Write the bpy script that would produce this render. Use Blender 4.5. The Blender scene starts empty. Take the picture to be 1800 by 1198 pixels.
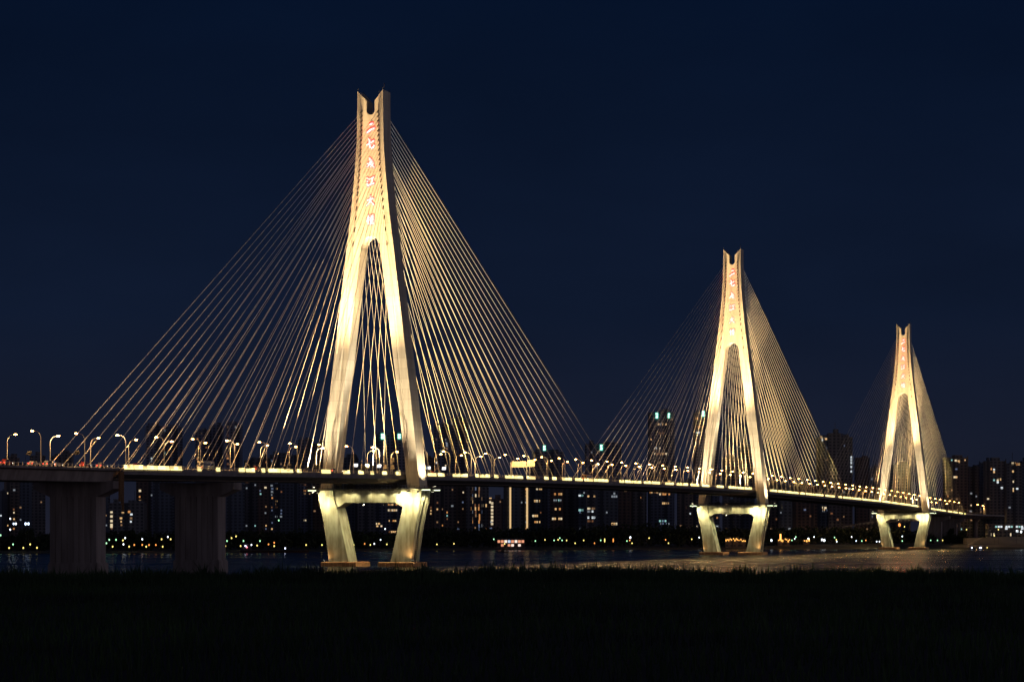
import bpy, bmesh, math, random
import numpy as np
from mathutils import Vector, Matrix
R = math.radians
random.seed(7)
rng = np.random.default_rng(11)
scene = bpy.context.scene
col = scene.collection

# ------------------------------------------------------------------ camera model (used to turn measured directions into places)
F = 4211.0; YH = 937.5; HC = 14.2
TH = R(19.95); S_, C_ = math.sin(TH), math.cos(TH)
BX, BY = -60.2, 1044.0                       # nearest tower
def brid(s, t, z=0.0):                       # bridge coordinates -> world
    return Vector((BX + S_*s + C_*t, BY + C_*s - S_*t, z))
def s_of(x, t):
    k = (x-900)/F
    return (k*(BY - S_*t) - BX - C_*t)/(S_ - k*C_)
def wx(x, D): return (x-900)/F*D
def wz(y, D): return HC + (YH-y)*D/F
def px(p): return 900 + F*p[0]/p[1], YH - (p[2]-HC)*F/p[1]
DS = [-430, -326, -260, -246, -153, -111, -10, 29, 94, 175, 268, 375, 467, 602, 666, 829, 1049, 1179, 1295, 1492, 1700]
DZ = [34.6, 35.3, 36.0, 36.3, 37.6, 38.4, 39.8, 40.2, 41.1, 41.9, 42.7, 43.5, 43.9, 44.1, 43.8, 42.9, 41.4, 39.6, 37.2, 34.0, 30.6]
def zd(s): return float(np.interp(s, DS, DZ))   # level of the deck edge
def shore(x): return float(np.interp(x, [-300, 0, 240, 500, 850, 1100, 1340, 1560, 1800, 2100], [1620, 1700, 1720, 1850, 2080, 2130, 2190, 2225, 2232, 2240]))
def bankz(x): return float(np.interp(x, [1300, 1440], [1.5, 4.2]))

# ------------------------------------------------------------------ materials
MATS = {}
def mat(name, color, rough=.8, noise=0, nscale=.15, color2=None, bump=0, bscale=1.0, emit=None, estr=0, metal=0, stretch=None):
    m = bpy.data.materials.new(name); m.use_nodes = True
    nt = m.node_tree; b = nt.nodes['Principled BSDF']
    b.inputs['Base Color'].default_value = (*color, 1); b.inputs['Roughness'].default_value = rough
    b.inputs['Metallic'].default_value = metal
    tc = None
    def coords():
        tc = nt.nodes.new('ShaderNodeTexCoord'); mp = nt.nodes.new('ShaderNodeMapping')
        nt.links.new(tc.outputs['Object'], mp.inputs['Vector'])
        if stretch: mp.inputs['Scale'].default_value = stretch
        return mp
    if noise:
        mp = coords(); n = nt.nodes.new('ShaderNodeTexNoise'); n.inputs['Scale'].default_value = nscale; n.inputs['Detail'].default_value = 8
        nt.links.new(mp.outputs[0], n.inputs['Vector'])
        cr = nt.nodes.new('ShaderNodeValToRGB'); c2 = color2 or tuple(c*(1-noise) for c in color)
        cr.color_ramp.elements[0].position = .35; cr.color_ramp.elements[1].position = .68
        cr.color_ramp.elements[0].color = (*c2, 1); cr.color_ramp.elements[1].color = (*color, 1)
        nt.links.new(n.outputs['Fac'], cr.inputs['Fac']); nt.links.new(cr.outputs[0], b.inputs['Base Color'])
    if bump:
        mp = coords(); n = nt.nodes.new('ShaderNodeTexNoise'); n.inputs['Scale'].default_value = bscale; n.inputs['Detail'].default_value = 5
        nt.links.new(mp.outputs[0], n.inputs['Vector'])
        bp = nt.nodes.new('ShaderNodeBump'); bp.inputs['Strength'].default_value = bump
        nt.links.new(n.outputs['Fac'], bp.inputs['Height']); nt.links.new(bp.outputs[0], b.inputs['Normal'])
    if emit:
        b.inputs['Emission Color'].default_value = (*emit, 1); b.inputs['Emission Strength'].default_value = estr
    MATS[name] = m
    return m

def tower_mat():
    m = mat('tower_concrete', (.56, .53, .47), .75)
    nt = m.node_tree; b = nt.nodes['Principled BSDF']
    tc = nt.nodes.new('ShaderNodeTexCoord')
    mp = nt.nodes.new('ShaderNodeMapping'); mp.inputs['Scale'].default_value = (1, 1, .12)
    nt.links.new(tc.outputs['Object'], mp.inputs['Vector'])
    n = nt.nodes.new('ShaderNodeTexNoise'); n.inputs['Scale'].default_value = .45; n.inputs['Detail'].default_value = 9
    nt.links.new(mp.outputs[0], n.inputs['Vector'])
    cr = nt.nodes.new('ShaderNodeValToRGB')
    cr.color_ramp.elements[0].position = .3; cr.color_ramp.elements[0].color = (.45, .41, .35, 1)
    cr.color_ramp.elements[1].position = .62; cr.color_ramp.elements[1].color = (.60, .57, .50, 1)
    nt.links.new(n.outputs['Fac'], cr.inputs['Fac'])
    # formwork lift joints every 4.5 m
    sp = nt.nodes.new('ShaderNodeSeparateXYZ'); nt.links.new(tc.outputs['Object'], sp.inputs[0])
    md = nt.nodes.new('ShaderNodeMath'); md.operation = 'MODULO'; md.inputs[1].default_value = 4.5
    nt.links.new(sp.outputs['Z'], md.inputs[0])
    lt = nt.nodes.new('ShaderNodeMath'); lt.operation = 'LESS_THAN'; lt.inputs[1].default_value = .22
    nt.links.new(md.outputs[0], lt.inputs[0])
    fl = nt.nodes.new('ShaderNodeMath'); fl.operation = 'DIVIDE'; fl.inputs[1].default_value = 4.5
    nt.links.new(sp.outputs['Z'], fl.inputs[0])
    f2 = nt.nodes.new('ShaderNodeMath'); f2.operation = 'FLOOR'; nt.links.new(fl.outputs[0], f2.inputs[0])
    wn = nt.nodes.new('ShaderNodeTexWhiteNoise'); wn.noise_dimensions = '1D'; nt.links.new(f2.outputs[0], wn.inputs['W'])
    mr = nt.nodes.new('ShaderNodeMapRange'); mr.inputs['To Min'].default_value = .91; mr.inputs['To Max'].default_value = 1.03
    nt.links.new(wn.outputs['Value'], mr.inputs['Value'])
    mul = nt.nodes.new('ShaderNodeMixRGB'); mul.blend_type = 'MULTIPLY'; mul.inputs['Fac'].default_value = 1
    nt.links.new(cr.outputs[0], mul.inputs[1]); nt.links.new(mr.outputs[0], mul.inputs[2])
    mx = nt.nodes.new('ShaderNodeMixRGB'); mx.blend_type = 'MIX'
    sc = nt.nodes.new('ShaderNodeMath'); sc.operation = 'MULTIPLY'; sc.inputs[1].default_value = .30
    nt.links.new(lt.outputs[0], sc.inputs[0]); nt.links.new(sc.outputs[0], mx.inputs['Fac'])
    nt.links.new(mul.outputs[0], mx.inputs[1]); mx.inputs[2].default_value = (.22, .19, .15, 1)
    nt.links.new(mx.outputs[0], b.inputs['Base Color'])
    return m
M_TOWER = tower_mat()
M_PIERLEG = mat('pier_concrete', (.52, .50, .42), .8, noise=.55, nscale=.5, color2=(.26, .23, .17), stretch=(1, 1, .22), bump=.3, bscale=3)
M_FOOT = mat('footing_red', (.50, .24, .12), .8, noise=.5, nscale=.4, color2=(.30, .13, .07))
M_DARKCONC = mat('weathered_concrete', (.50, .42, .37), .85, noise=.5, nscale=.35, color2=(.28, .23, .20), stretch=(1, 1, .12), bump=.3, bscale=2)
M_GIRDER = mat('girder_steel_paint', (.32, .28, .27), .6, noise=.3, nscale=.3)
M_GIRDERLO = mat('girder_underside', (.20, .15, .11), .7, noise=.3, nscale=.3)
M_ASPH = mat('asphalt', (.05, .05, .052), .9, noise=.2, nscale=2)
M_RAIL = mat('pale_painted_steel', (.62, .60, .54), .5)
M_CABLE = mat('cable_sheath', (.74, .70, .62), .55)
M_POLE = mat('galvanised_pole', (.55, .52, .46), .5, metal=.0)
M_DARKSTEEL = mat('dark_steel', (.06, .055, .05), .6)
M_RUSTSTEEL = mat('rusty_scaffold', (.40, .22, .10), .8)
M_LENS = mat('floodlight_lens', (.8, .8, .7), .3, emit=(1, .93, .62), estr=7)
M_PLAT = mat('platform_lamp', (.8, .8, .7), .3, emit=(.86, 1, .62), estr=2.6)
M_LENSW = mat('white_panel_lens', (.8, .8, .8), .3, emit=(.88, .94, 1), estr=1.6)
M_LAMPLENS = mat('street_lamp_lens', (.8, .8, .8), .3, emit=(1, .44, .105), estr=55)
M_EDGES = [mat('deck_edge_light_%s' % k, (.8, .8, .7), .4, emit=c, estr=e) for k, c, e in (('bright', (1, .82, .30), 2.5), ('mid', (1, .78, .28), 1.6), ('low', (1, .72, .26), .9))]
M_CHAR = mat('sign_white', (.8, .75, .75), .4, emit=(1, .76, .72), estr=1.15)
M_CHARRED = mat('sign_red', (.6, .05, .05), .4, emit=(1, .03, .03), estr=12)
M_TAIL = mat('tail_light', (.5, .02, .02), .3, emit=(1, .06, .03), estr=5)
M_HEADL = mat('head_light', (.8, .8, .8), .3, emit=(1, .9, .7), estr=10)
M_GLASS = mat('car_glass', (.02, .02, .025), .1)
M_TYRE = mat('tyre_rubber', (.02, .02, .02), .9)
M_BLADE = mat('grass_blades', (.045, .105, .022), .7, noise=.6, nscale=.12, color2=(.010, .026, .007))
M_SOIL = mat('field_soil', (.020, .028, .010), .95, noise=.5, nscale=.2)
M_BANK = mat('river_bank', (.10, .085, .06), .95, noise=.5, nscale=.03, color2=(.05, .05, .035))
M_LEAF = mat('leaves', (.045, .065, .025), .8, noise=.5, nscale=.05)
M_LEAFLIT = mat('lit_leaves', (.10, .16, .05), .8, noise=.5, nscale=.2)  # lighter leaf colour stands in for light falling on these trees
M_TRUNK = mat('bark', (.08, .06, .045), .9)

def water_mat():
    m = bpy.data.materials.new('river_water'); m.use_nodes = True
    nt = m.node_tree; b = nt.nodes['Principled BSDF']
    b.inputs['Base Color'].default_value = (.012, .018, .026, 1); b.inputs['IOR'].default_value = 1.33
    tc = nt.nodes.new('ShaderNodeTexCoord')
    def noise(scale, sc, detail=4):
        mp = nt.nodes.new('ShaderNodeMapping'); mp.inputs['Scale'].default_value = sc
        nt.links.new(tc.outputs['Object'], mp.inputs['Vector'])
        n = nt.nodes.new('ShaderNodeTexNoise'); n.inputs['Scale'].default_value = scale; n.inputs['Detail'].default_value = detail
        nt.links.new(mp.outputs[0], n.inputs['Vector']); return n
    big = noise(.012, (.35, 1, 1), 5)
    mr = nt.nodes.new('ShaderNodeMapRange'); mr.inputs['From Min'].default_value = .3; mr.inputs['From Max'].default_value = .7
    mr.inputs['To Min'].default_value = .15; mr.inputs['To Max'].default_value = .30
    nt.links.new(big.outputs['Fac'], mr.inputs['Value']); nt.links.new(mr.outputs[0], b.inputs['Roughness'])
    w = noise(.35, (1, .25, 1), 6)
    bp = nt.nodes.new('ShaderNodeBump'); bp.inputs['Strength'].default_value = .26; bp.inputs['Distance'].default_value = .08
    nt.links.new(w.outputs['Fac'], bp.inputs['Height']); nt.links.new(bp.outputs[0], b.inputs['Normal'])
    return m
M_WATER = water_mat()

# ------------------------------------------------------------------ mesh helpers
class MB:
    def __init__(s): s.v = []; s.f = []; s.m = []
    def quad(s, pts, mi=0):
        n = len(s.v); s.v += [tuple(p) for p in pts]; s.f.append(tuple(range(n, n+len(pts)))); s.m.append(mi)
    def box(s, x0, x1, y0, y1, z0, z1, mi=0):
        n = len(s.v)
        s.v += [(x0,y0,z0),(x1,y0,z0),(x1,y1,z0),(x0,y1,z0),(x0,y0,z1),(x1,y0,z1),(x1,y1,z1),(x0,y1,z1)]
        for q in ((0,3,2,1),(4,5,6,7),(0,1,5,4),(1,2,6,5),(2,3,7,6),(3,0,4,7)):
            s.f.append(tuple(n+i for i in q)); s.m.append(mi)
    def hexa(s, b4, t4, mi=0):                # bottom loop, top loop (ccw from above)
        n = len(s.v); s.v += [tuple(p) for p in b4] + [tuple(p) for p in t4]; k = len(b4)
        s.f.append(tuple(n+i for i in reversed(range(k)))); s.f.append(tuple(n+k+i for i in range(k)))
        s.m += [mi, mi]
        for i in range(k):
            j = (i+1) % k; s.f.append((n+i, n+j, n+k+j, n+k+i)); s.m.append(mi)
    def tube(s, pts, rads, k=6, mi=0, cap=True):
        pts = [Vector(p) for p in pts]
        if not hasattr(rads, '__len__'): rads = [rads]*len(pts)
        base = len(s.v); up = None
        for i, p in enumerate(pts):
            d = (pts[min(i+1, len(pts)-1)] - pts[max(i-1, 0)]).normalized()
            a = d.orthogonal().normalized() if up is None else (up - d*up.dot(d)).normalized()
            up = a; b = d.cross(a)
            for j in range(k):
                an = 2*math.pi*j/k; q = p + (a*math.cos(an) + b*math.sin(an))*rads[i]; s.v.append(tuple(q))
        for i in range(len(pts)-1):
            for j in range(k):
                j2 = (j+1) % k
                s.f.append((base+i*k+j, base+i*k+j2, base+(i+1)*k+j2, base+(i+1)*k+j)); s.m.append(mi)
        if cap:
            s.f.append(tuple(base+j for j in reversed(range(k)))); s.m.append(mi)
            e = base+(len(pts)-1)*k; s.f.append(tuple(e+j for j in range(k))); s.m.append(mi)
    def ball(s, c, r, nu=8, nv=5, mi=0):
        if not hasattr(r, '__len__'): r = (r, r, r)
        base = len(s.v)
        for i in range(nv+1):
            th = math.pi*i/nv
            for j in range(nu):
                ph = 2*math.pi*j/nu
                s.v.append((c[0]+r[0]*math.sin(th)*math.cos(ph), c[1]+r[1]*math.sin(th)*math.sin(ph), c[2]-r[2]*math.cos(th)))
        for i in range(nv):
            for j in range(nu):
                j2 = (j+1) % nu
                s.f.append((base+i*nu+j, base+i*nu+j2, base+(i+1)*nu+j2, base+(i+1)*nu+j)); s.m.append(mi)
    def mesh(s, name, mats):
        me = bpy.data.meshes.new(name); me.from_pydata(s.v, [], s.f); me.update()
        for m in (mats if isinstance(mats, (list, tuple)) else [mats]): me.materials.append(m)
        if any(s.m): me.polygons.foreach_set('material_index', s.m)
        return me
    def build(s, name, mats, parent=None): return link(name, s.mesh(name, mats), parent)
def link(name, me, parent=None, loc=None):
    o = bpy.data.objects.new(name, me); col.objects.link(o)
    if parent is not None: o.parent = parent
    if loc is not None: o.location = loc
    return o
def tag(o, label=None, cat=None, group=None, kind=None):
    if label: o['label'] = label
    if cat: o['category'] = cat
    if group: o['group'] = group
    if kind: o['kind'] = kind
    return o
def thing(name, label, cat, loc=(0,0,0), rz=0.0, group=None):
    o = bpy.data.objects.new(name, None); col.objects.link(o); o.empty_display_size = .1
    o.location = loc; o.rotation_euler = (0, 0, rz)
    return tag(o, label, cat, group)
def copy_tree(o, parent=None):
    c = o.copy(); col.objects.link(c)
    if parent is not None: c.parent = parent
    for ch in KIDS.get(o.name, list(o.children)): copy_tree(ch, c)
    return c
KIDS = {}
ORD = ('first second third fourth fifth sixth seventh eighth ninth tenth eleventh twelfth thirteenth fourteenth fifteenth sixteenth seventeenth '
       'eighteenth nineteenth twentieth twenty-first twenty-second twenty-third twenty-fourth twenty-fifth twenty-sixth twenty-seventh twenty-eighth twenty-ninth thirtieth').split()

# ------------------------------------------------------------------ world
w = bpy.data.worlds.new('World'); scene.world = w; w.use_nodes = True
nt = w.node_tree; bg = nt.nodes['Background']
tc = nt.nodes.new('ShaderNodeTexCoord'); sp = nt.nodes.new('ShaderNodeSeparateXYZ'); cr = nt.nodes.new('ShaderNodeValToRGB')
nt.links.new(tc.outputs['Generated'], sp.inputs[0]); nt.links.new(sp.outputs['Z'], cr.inputs['Fac'])
e = cr.color_ramp.elements
e[0].position = 0.0; e[0].color = (.0118, .0126, .0225, 1)
e[1].position = .22; e[1].color = (.0018, .0060, .0205, 1)
k = e.new(.03); k.color = (.0088, .0116, .0245, 1)
k = e.new(.09); k.color = (.0050, .0100, .0270, 1)
k = e.new(1.0); k.color = (.0010, .0040, .0160, 1)
# added glow low in the unseen sky behind and right, to lift dark faces
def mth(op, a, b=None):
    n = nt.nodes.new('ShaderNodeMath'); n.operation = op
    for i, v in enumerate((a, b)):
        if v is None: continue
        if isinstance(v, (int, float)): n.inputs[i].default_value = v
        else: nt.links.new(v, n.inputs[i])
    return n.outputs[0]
glow_dir = mth('ADD', mth('MAXIMUM', mth('MULTIPLY', sp.outputs['Y'], -1.0), 0.0), mth('MAXIMUM', mth('MULTIPLY', mth('SUBTRACT', sp.outputs['X'], .35), 5.0), 0.0))
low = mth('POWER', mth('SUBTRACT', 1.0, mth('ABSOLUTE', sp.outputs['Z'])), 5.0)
gl = mth('MULTIPLY', glow_dir, low)
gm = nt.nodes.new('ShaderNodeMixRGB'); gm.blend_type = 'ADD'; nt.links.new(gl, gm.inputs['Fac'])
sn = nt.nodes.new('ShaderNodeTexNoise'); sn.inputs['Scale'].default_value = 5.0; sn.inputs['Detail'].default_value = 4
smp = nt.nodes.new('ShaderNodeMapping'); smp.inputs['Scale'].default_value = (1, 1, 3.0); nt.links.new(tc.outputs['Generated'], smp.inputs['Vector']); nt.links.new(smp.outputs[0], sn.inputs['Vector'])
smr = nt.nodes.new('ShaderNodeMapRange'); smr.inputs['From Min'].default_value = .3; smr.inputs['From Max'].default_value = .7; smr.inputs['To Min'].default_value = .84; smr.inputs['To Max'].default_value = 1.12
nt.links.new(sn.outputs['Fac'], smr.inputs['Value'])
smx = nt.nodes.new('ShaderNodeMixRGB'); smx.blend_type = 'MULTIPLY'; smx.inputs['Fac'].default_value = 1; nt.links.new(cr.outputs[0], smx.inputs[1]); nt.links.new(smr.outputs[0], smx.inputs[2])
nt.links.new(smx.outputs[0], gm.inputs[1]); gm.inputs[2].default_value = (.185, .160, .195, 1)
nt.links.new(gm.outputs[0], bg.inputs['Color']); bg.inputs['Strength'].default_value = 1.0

# ------------------------------------------------------------------ ground, water, field
mb = MB(); mb.quad([(-9000, 60, 0), (9000, 60, 0), (9000, 14000, 0), (-9000, 14000, 0)])
tag(mb.build('river_water', M_WATER), kind='structure')
# far bank: shoreline, slope, flat city ground out to the horizon
mb = MB(); xs = list(range(-1400, 3400, 60)); rows = []
for x in xs:
    d = shore(x) + 3*math.sin(x*.031) + 2*math.sin(x*.083); bz = bankz(x); g = 14 if x < 1340 else 55
    rows.append([(wx(x, d), d, -1.0), (wx(x, d+3), d+3, .35), (wx(x, d+g), d+g, bz), (wx(x, d+g+40), d+g+40, bz+.1), (wx(x, 14000), 14000, bz+.3)])
for a, b in zip(rows, rows[1:]):
    for i in range(4): mb.quad([a[i], b[i], b[i+1], a[i+1]])
tag(mb.build('far_bank', M_BANK), kind='structure')
# near field
mb = MB()
gz = 11.16
def fedge(x): return 158 + 6*math.sin(x*.09+1) + 3*math.sin(x*.31)
N = 40; X = [-80 + 160*i/N for i in range(N+1)]
for a, b in zip(X, X[1:]):
    prof = lambda x: [(x, -60, gz), (x, 30, gz), (x, 95, gz+.04*math.sin(x*.3)), (x, fedge(x), gz+.05), (x, fedge(x)+18, 4), (x, fedge(x)+45, -1)]
    pa, pb = prof(a), prof(b)
    for i in range(5): mb.quad([pa[i], pb[i], pb[i+1], pa[i+1]])
tag(mb.build('field_ground', M_SOIL), kind='structure')
def blades(n, dlo, dhi, hlo, hhi, wid, edge=False):
    u = rng.random(n)
    D = np.sqrt(dlo*dlo + u*(dhi*dhi-dlo*dlo))
    half = D*.2137*1.12 + 3
    x = (rng.random(n)*2-1)*half
    if edge: D = np.array([fedge(v) for v in x]) - (rng.random(n)**1.6)*16
    clump = .5+.5*np.sin(x*.55+1.3*np.sin(D*.2))*np.sin(x*.17+2)
    clump = clump + .5*(np.sin(x*2.3+D)*.5+.5)
    h = (hlo + (hhi-hlo)*rng.random(n)**2.2)*(.62+.42*clump)
    an = rng.random(n)*math.pi*2; lean = (rng.random(n)*.55)*h
    dx, dy = np.cos(an)*wid, np.sin(an)*wid*.4
    la = rng.random(n)*math.pi*2; lx, ly = np.cos(la)*lean, np.sin(la)*lean
    z0 = np.full(n, gz-.03)
    p0 = np.stack([x-dx, D-dy, z0], 1); p1 = np.stack([x+dx, D+dy, z0], 1)
    p2 = np.stack([x+lx*.35+dx*.7, D+ly*.35+dy*.7, z0+h*.6], 1); p3 = np.stack([x+lx*.35-dx*.7, D+ly*.35-dy*.7, z0+h*.6], 1)
    p4 = np.stack([x+lx, D+ly, z0+h], 1)
    V = np.stack([p0, p1, p2, p3, p4], 1).reshape(-1, 3)
    b = np.arange(n)*5
    Q = np.stack([b, b+1, b+2, b+3], 1); T = np.stack([b+3, b+2, b+4], 1)
    return V, Q, T
parts = [blades(52000, 38, 152, .25, .75, .022), blades(22000, 0, 1, .35, 1.0, .028, True), blades(1500, 0, 1, .9, 1.65, .03, True)]
parts[1:] = [blades(30000, 140, 150, .35, .9, .04, True), blades(2600, 140, 150, .7, 1.25, .045, True)]
def clumps(n):
    out = []
    for _ in range(n):
        cx = float(rng.random()*2-1)*39; cd = fedge(cx) - float(rng.random())*9; m = int(rng.integers(40, 150)); hh = float(rng.uniform(.8, 1.55)); rad = float(rng.uniform(.25, 1.1))
        v, q, t = blades(m, 140, 150, .5*hh, hh, .048)
        v = v.reshape(m, 5, 3); c0 = v[:, :2, :2].mean(1)
        new = np.stack([cx + rng.normal(size=m)*rad, cd + rng.normal(size=m)*.6], 1); sc_ = np.exp(-((new[:, 0]-cx)/rad)**2*.35)
        v[:, :, :2] += (new - c0)[:, None, :]; v[:, :, 2] = gz-.03 + (v[:, :, 2]-gz+.03)*sc_[:, None]
        out.append((v.reshape(-1, 3), q, t))
    return out
parts += clumps(120)
V = []; Q = []; T = []; off = 0
for v, q, t in parts: V.append(v); Q.append(q+off); T.append(t+off); off += len(v)
V = np.concatenate(V); Q = np.concatenate(Q); T = np.concatenate(T)
me = bpy.data.meshes.new('tall_grass'); me.vertices.add(len(V)); me.vertices.foreach_set('co', V.ravel())
nl = len(Q)*4+len(T)*3; me.loops.add(nl); me.loops.foreach_set('vertex_index', np.concatenate([Q.ravel(), T.ravel()]))
me.polygons.add(len(Q)+len(T))
me.polygons.foreach_set('loop_start', np.concatenate([np.arange(len(Q))*4, len(Q)*4+np.arange(len(T))*3]))
me.update(calc_edges=True); me.materials.append(M_BLADE)
tag(link('tall_grass', me), 'dark tall grass covering the near bank in the foreground', 'grass', kind='stuff')

# ------------------------------------------------------------------ bridge towers
OUT = [(30, 23.9), (42.9, 22.4), (72.6, 19.25), (110, 14.6), (137.8, 11.1), (154.4, 8.97), (163, 8.1), (171, 7.3), (180, 6.62), (187.9, 6.25), (197, 6.08), (208, 6.05)]
INN = [(30, 17.7), (42.9, 16.5), (72.6, 13.0), (110, 8.25), (132, 5.35), (137.6, 4.6)]
def outer(z): return float(np.interp(z, [a for a, _ in OUT], [b for _, b in OUT]))
def inner(z): return float(np.interp(z, [a for a, _ in INN], [b for _, b in INN]))
def hdep(z): return float(np.interp(z, [33, 206], [4.6, 4.1]))
def anchor_t(z): return outer(z) - (2.15 if z > 180 else 2.15 + (180-z)*.013)
ZB, ZA0, ZA1, ZS0, ZS1 = 34.1, 137.6, 143.4, 196.0, 202.2     # leg base, arch spring, arch crown, slot bottom, prong shoulder
def tower_shaft():
    mb = MB(); g = .55
    lv = [(z, inner(z)) for z in (ZB, 42.9, 52, 62, 72.6, 82, 91, 100, 110, 118, 125, 132, 137.6)]
    for i in range(1, 12):
        a = i/11; z = ZA0 + (ZA1-ZA0)*math.sin(a*math.pi/2); lv.append((z, inner(ZA0)*math.cos(a*math.pi/2) if i < 11 else 0.0))
    lv += [(z, 0.0) for z in (148, 154.4, 160, 165, 171, 176, 180, 184, 187.9, 192, ZS0)]
    sr = 1.9
    for i in range(1, 8):
        a = i/7*math.pi/2; lv.append((ZS0 + sr*(1-math.cos(a)), sr*math.sin(a)))
    lv.append((ZS1, sr))
    for sg in (1, -1):
        rings = []
        for z, i in lv:
            o = outer(z); a = max(anchor_t(z), i+.02); h = hdep(z)
            a2 = max(a-.55, i+.01)
            rings.append([(i, -h+g), (a2, -h+g), (a, -h), (o, -h), (o, h), (a, h), (a2, h-g), (i, h-g)])
        # prong top slopes up to the outer edge
        zt = lambda t: ZS1 + (t-sr)/(6.05-sr)*4.3
        rings_v = [[(sg*t, s, z) for t, s in r] for r, (z, _) in zip(rings, lv)]
        rings_v.append([(sg*t, s, zt(t)+.001) for t, s in rings[-1]])
        for (A, B, k) in zip(rings_v, rings_v[1:], range(len(rings_v)-1)):
            i0 = lv[min(k, len(lv)-1)][1]; i1 = lv[min(k+1, len(lv)-1)][1]
            for j in range(8):
                if j == 7 and i0 == 0 and i1 == 0: continue
                j2 = (j+1) % 8
                q = [A[j], A[j2], B[j2], B[j]]
                mb.quad(q if sg > 0 else q[::-1])
        mb.quad(rings_v[-1] if sg > 0 else rings_v[-1][::-1]); mb.quad(rings_v[0][::-1] if sg > 0 else rings_v[0])
    return mb
def frame4(zb, zt, ob, ot, ib, it, hb, ht, sg):
    b = [(sg*ib, -hb, zb), (sg*ob, -hb, zb), (sg*ob, hb, zb), (sg*ib, hb, zb)]
    t = [(sg*it, -ht, zt), (sg*ot, -ht, zt), (sg*ot, ht, zt), (sg*it, ht, zt)]
    return (b, t) if sg > 0 else (b[::-1], t[::-1])
def pier_leg(sg):
    mb = MB()
    # shaft with a shallow rib down its outer side, splayed head
    levels = [(2.0, 9.9, 19.4, 4.9), (10, 11.8, 20.5, 4.9), (18, 13.7, 21.8, 4.9), (24.5, 15.3, 23.2, 4.9), (29.5, 16.8, 24.4, 4.9), (33.2, 17.2, 24.5, 4.9)]
    rings = []
    for z, i, o, h in levels:
        rings.append([(i, -h), (o-.25, -h), (o, -h+.3), (o, -2.0), (o-.5, -1.8), (o-.5, 1.8), (o, 2.0), (o, h-.3), (o-.25, h), (i, h)])
    for (r0, l0), (r1, l1) in zip(zip(rings, levels), zip(rings[1:], levels[1:])):
        n = len(r0)
        for j in range(n):
            j2 = (j+1) % n
            q = [(sg*r0[j][0], r0[j][1], l0[0]), (sg*r0[j2][0], r0[j2][1], l0[0]), (sg*r1[j2][0], r1[j2][1], l1[0]), (sg*r1[j][0], r1[j][1], l1[0])]
            mb.quad(q if sg > 0 else q[::-1])
    top = [(sg*a, b, 33.2) for a, b in rings[-1]]; mb.quad(top if sg > 0 else top[::-1])
    return mb
def crossbeam():
    mb = MB(); hb = 4.3
    zt, zb = 33.1, 27.7
    pr = [(-17.3, zt), (-17.3, 25.3), (-16.0, 25.3), (-11.8, zb), (11.8, zb), (16.0, 25.3), (17.3, 25.3), (17.3, zt)]
    f = [(t, -hb, z) for t, z in pr]; b = [(t, hb, z) for t, z in pr]
    mb.quad(f); mb.quad(b[::-1])
    for i in range(len(pr)):
        j = (i+1) % len(pr); mb.quad([f[i], b[i], b[j], f[j]])
    return mb
def platform():
    mb = MB()
    mb.box(-29, 29, -6.4, 6.4, 33.25, 33.7)
    return mb
def platform_rail():
    mb = MB()
    for s in (-6.2, 6.2):
        for t in np.arange(-28.8, 28.9, 2.4): mb.box(t-.06, t+.06, s-.06, s+.06, 33.7, 34.9)
        for z in (34.3, 34.85): mb.box(-28.9, 28.9, s-.05, s+.05, z, z+.1)
    for t in (-28.85, 28.85):
        for z in (34.3, 34.85): mb.box(t-.05, t+.05, -6.15, 6.15, z, z+.1)
    # pipes and walkway frames under the deck
    r = random.Random(3)
    for t in np.arange(-15.5, 15.6, 1.3):
        mb.box(t-.09, t+.09, -5.6, -5.42, 33.7, 35.4)
        if r.random() < .45: mb.box(t, t+1.1, -5.58, -5.44, 33.9+r.random()*.8, 34.1+r.random()*1.1+.3)
    mb.box(-15.6, 15.6, -5.56, -5.46, 35.0, 35.15); mb.tube([(-15.5, -5.5, 35.08), (15.5, -5.2, 34.6)], .16)
    return mb
def footing(sg):
    mb = MB(); a, b = 5.2, 21.8
    def ring(z, i, o, h): return [(sg*i, -h, z), (sg*o, -h, z), (sg*o, h, z), (sg*i, h, z)]
    lo, m1, hi = ring(-.6, a, b, 8.0), ring(1.7, a, b, 8.0), ring(2.0, a+.3, b-.3, 7.7)
    if sg < 0: lo, m1, hi = lo[::-1], m1[::-1], hi[::-1]
    mb.hexa(lo, m1); mb.hexa(m1, hi)
    for s in np.arange(a+.6, b-.5, 2.0):                        # fender blocks along the water face
        mb.box(min(sg*s, sg*(s+1.1)), max(sg*s, sg*(s+1.1)), -8.35, -8.0, -.4, 1.5)
    return mb
def bearing():
    mb = MB(); mb.box(-1.4, 1.4, -1.6, 1.6, 33.7, 34.5); mb.box(-1.0, 1.0, -1.2, 1.2, 34.5, 35.95); return mb
def ladder():
    mb = MB()
    for z in np.arange(3, 32, .9):
        t = float(np.interp(z, [2, 10, 18, 24.5, 29.5, 33], [19.4, 20.5, 21.8, 23.2, 24.4, 24.5]))
        mb.box(t-.45, t+.05, -.5, .5, z, z+.12); mb.box(t-.05, t+.12, -.55, -.45, z, z+.92); mb.box(t-.05, t+.12, .45, .55, z, z+.92)
    return mb
ROOF = []
for t, q in ((5.8, -3.8), (5.8, 3.6), (-5.8, -3.8), (4.2, -3.9), (-3.6, -1), (-3.0, 1.5), (-4.8, 0)):
    ROOF.append((t, q, ZS1 + (abs(t)-1.9)/4.15*4.3, 1.1))
ROOF.append((5.2, -.5, 205.0, 4.5))
def aviation_light(h):
    mb = MB(); mb.tube([(0, 0, -.1), (0, 0, h)], .08, 5); mb.ball((0, 0, h+.1), .26, 6, 4); return mb
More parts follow.
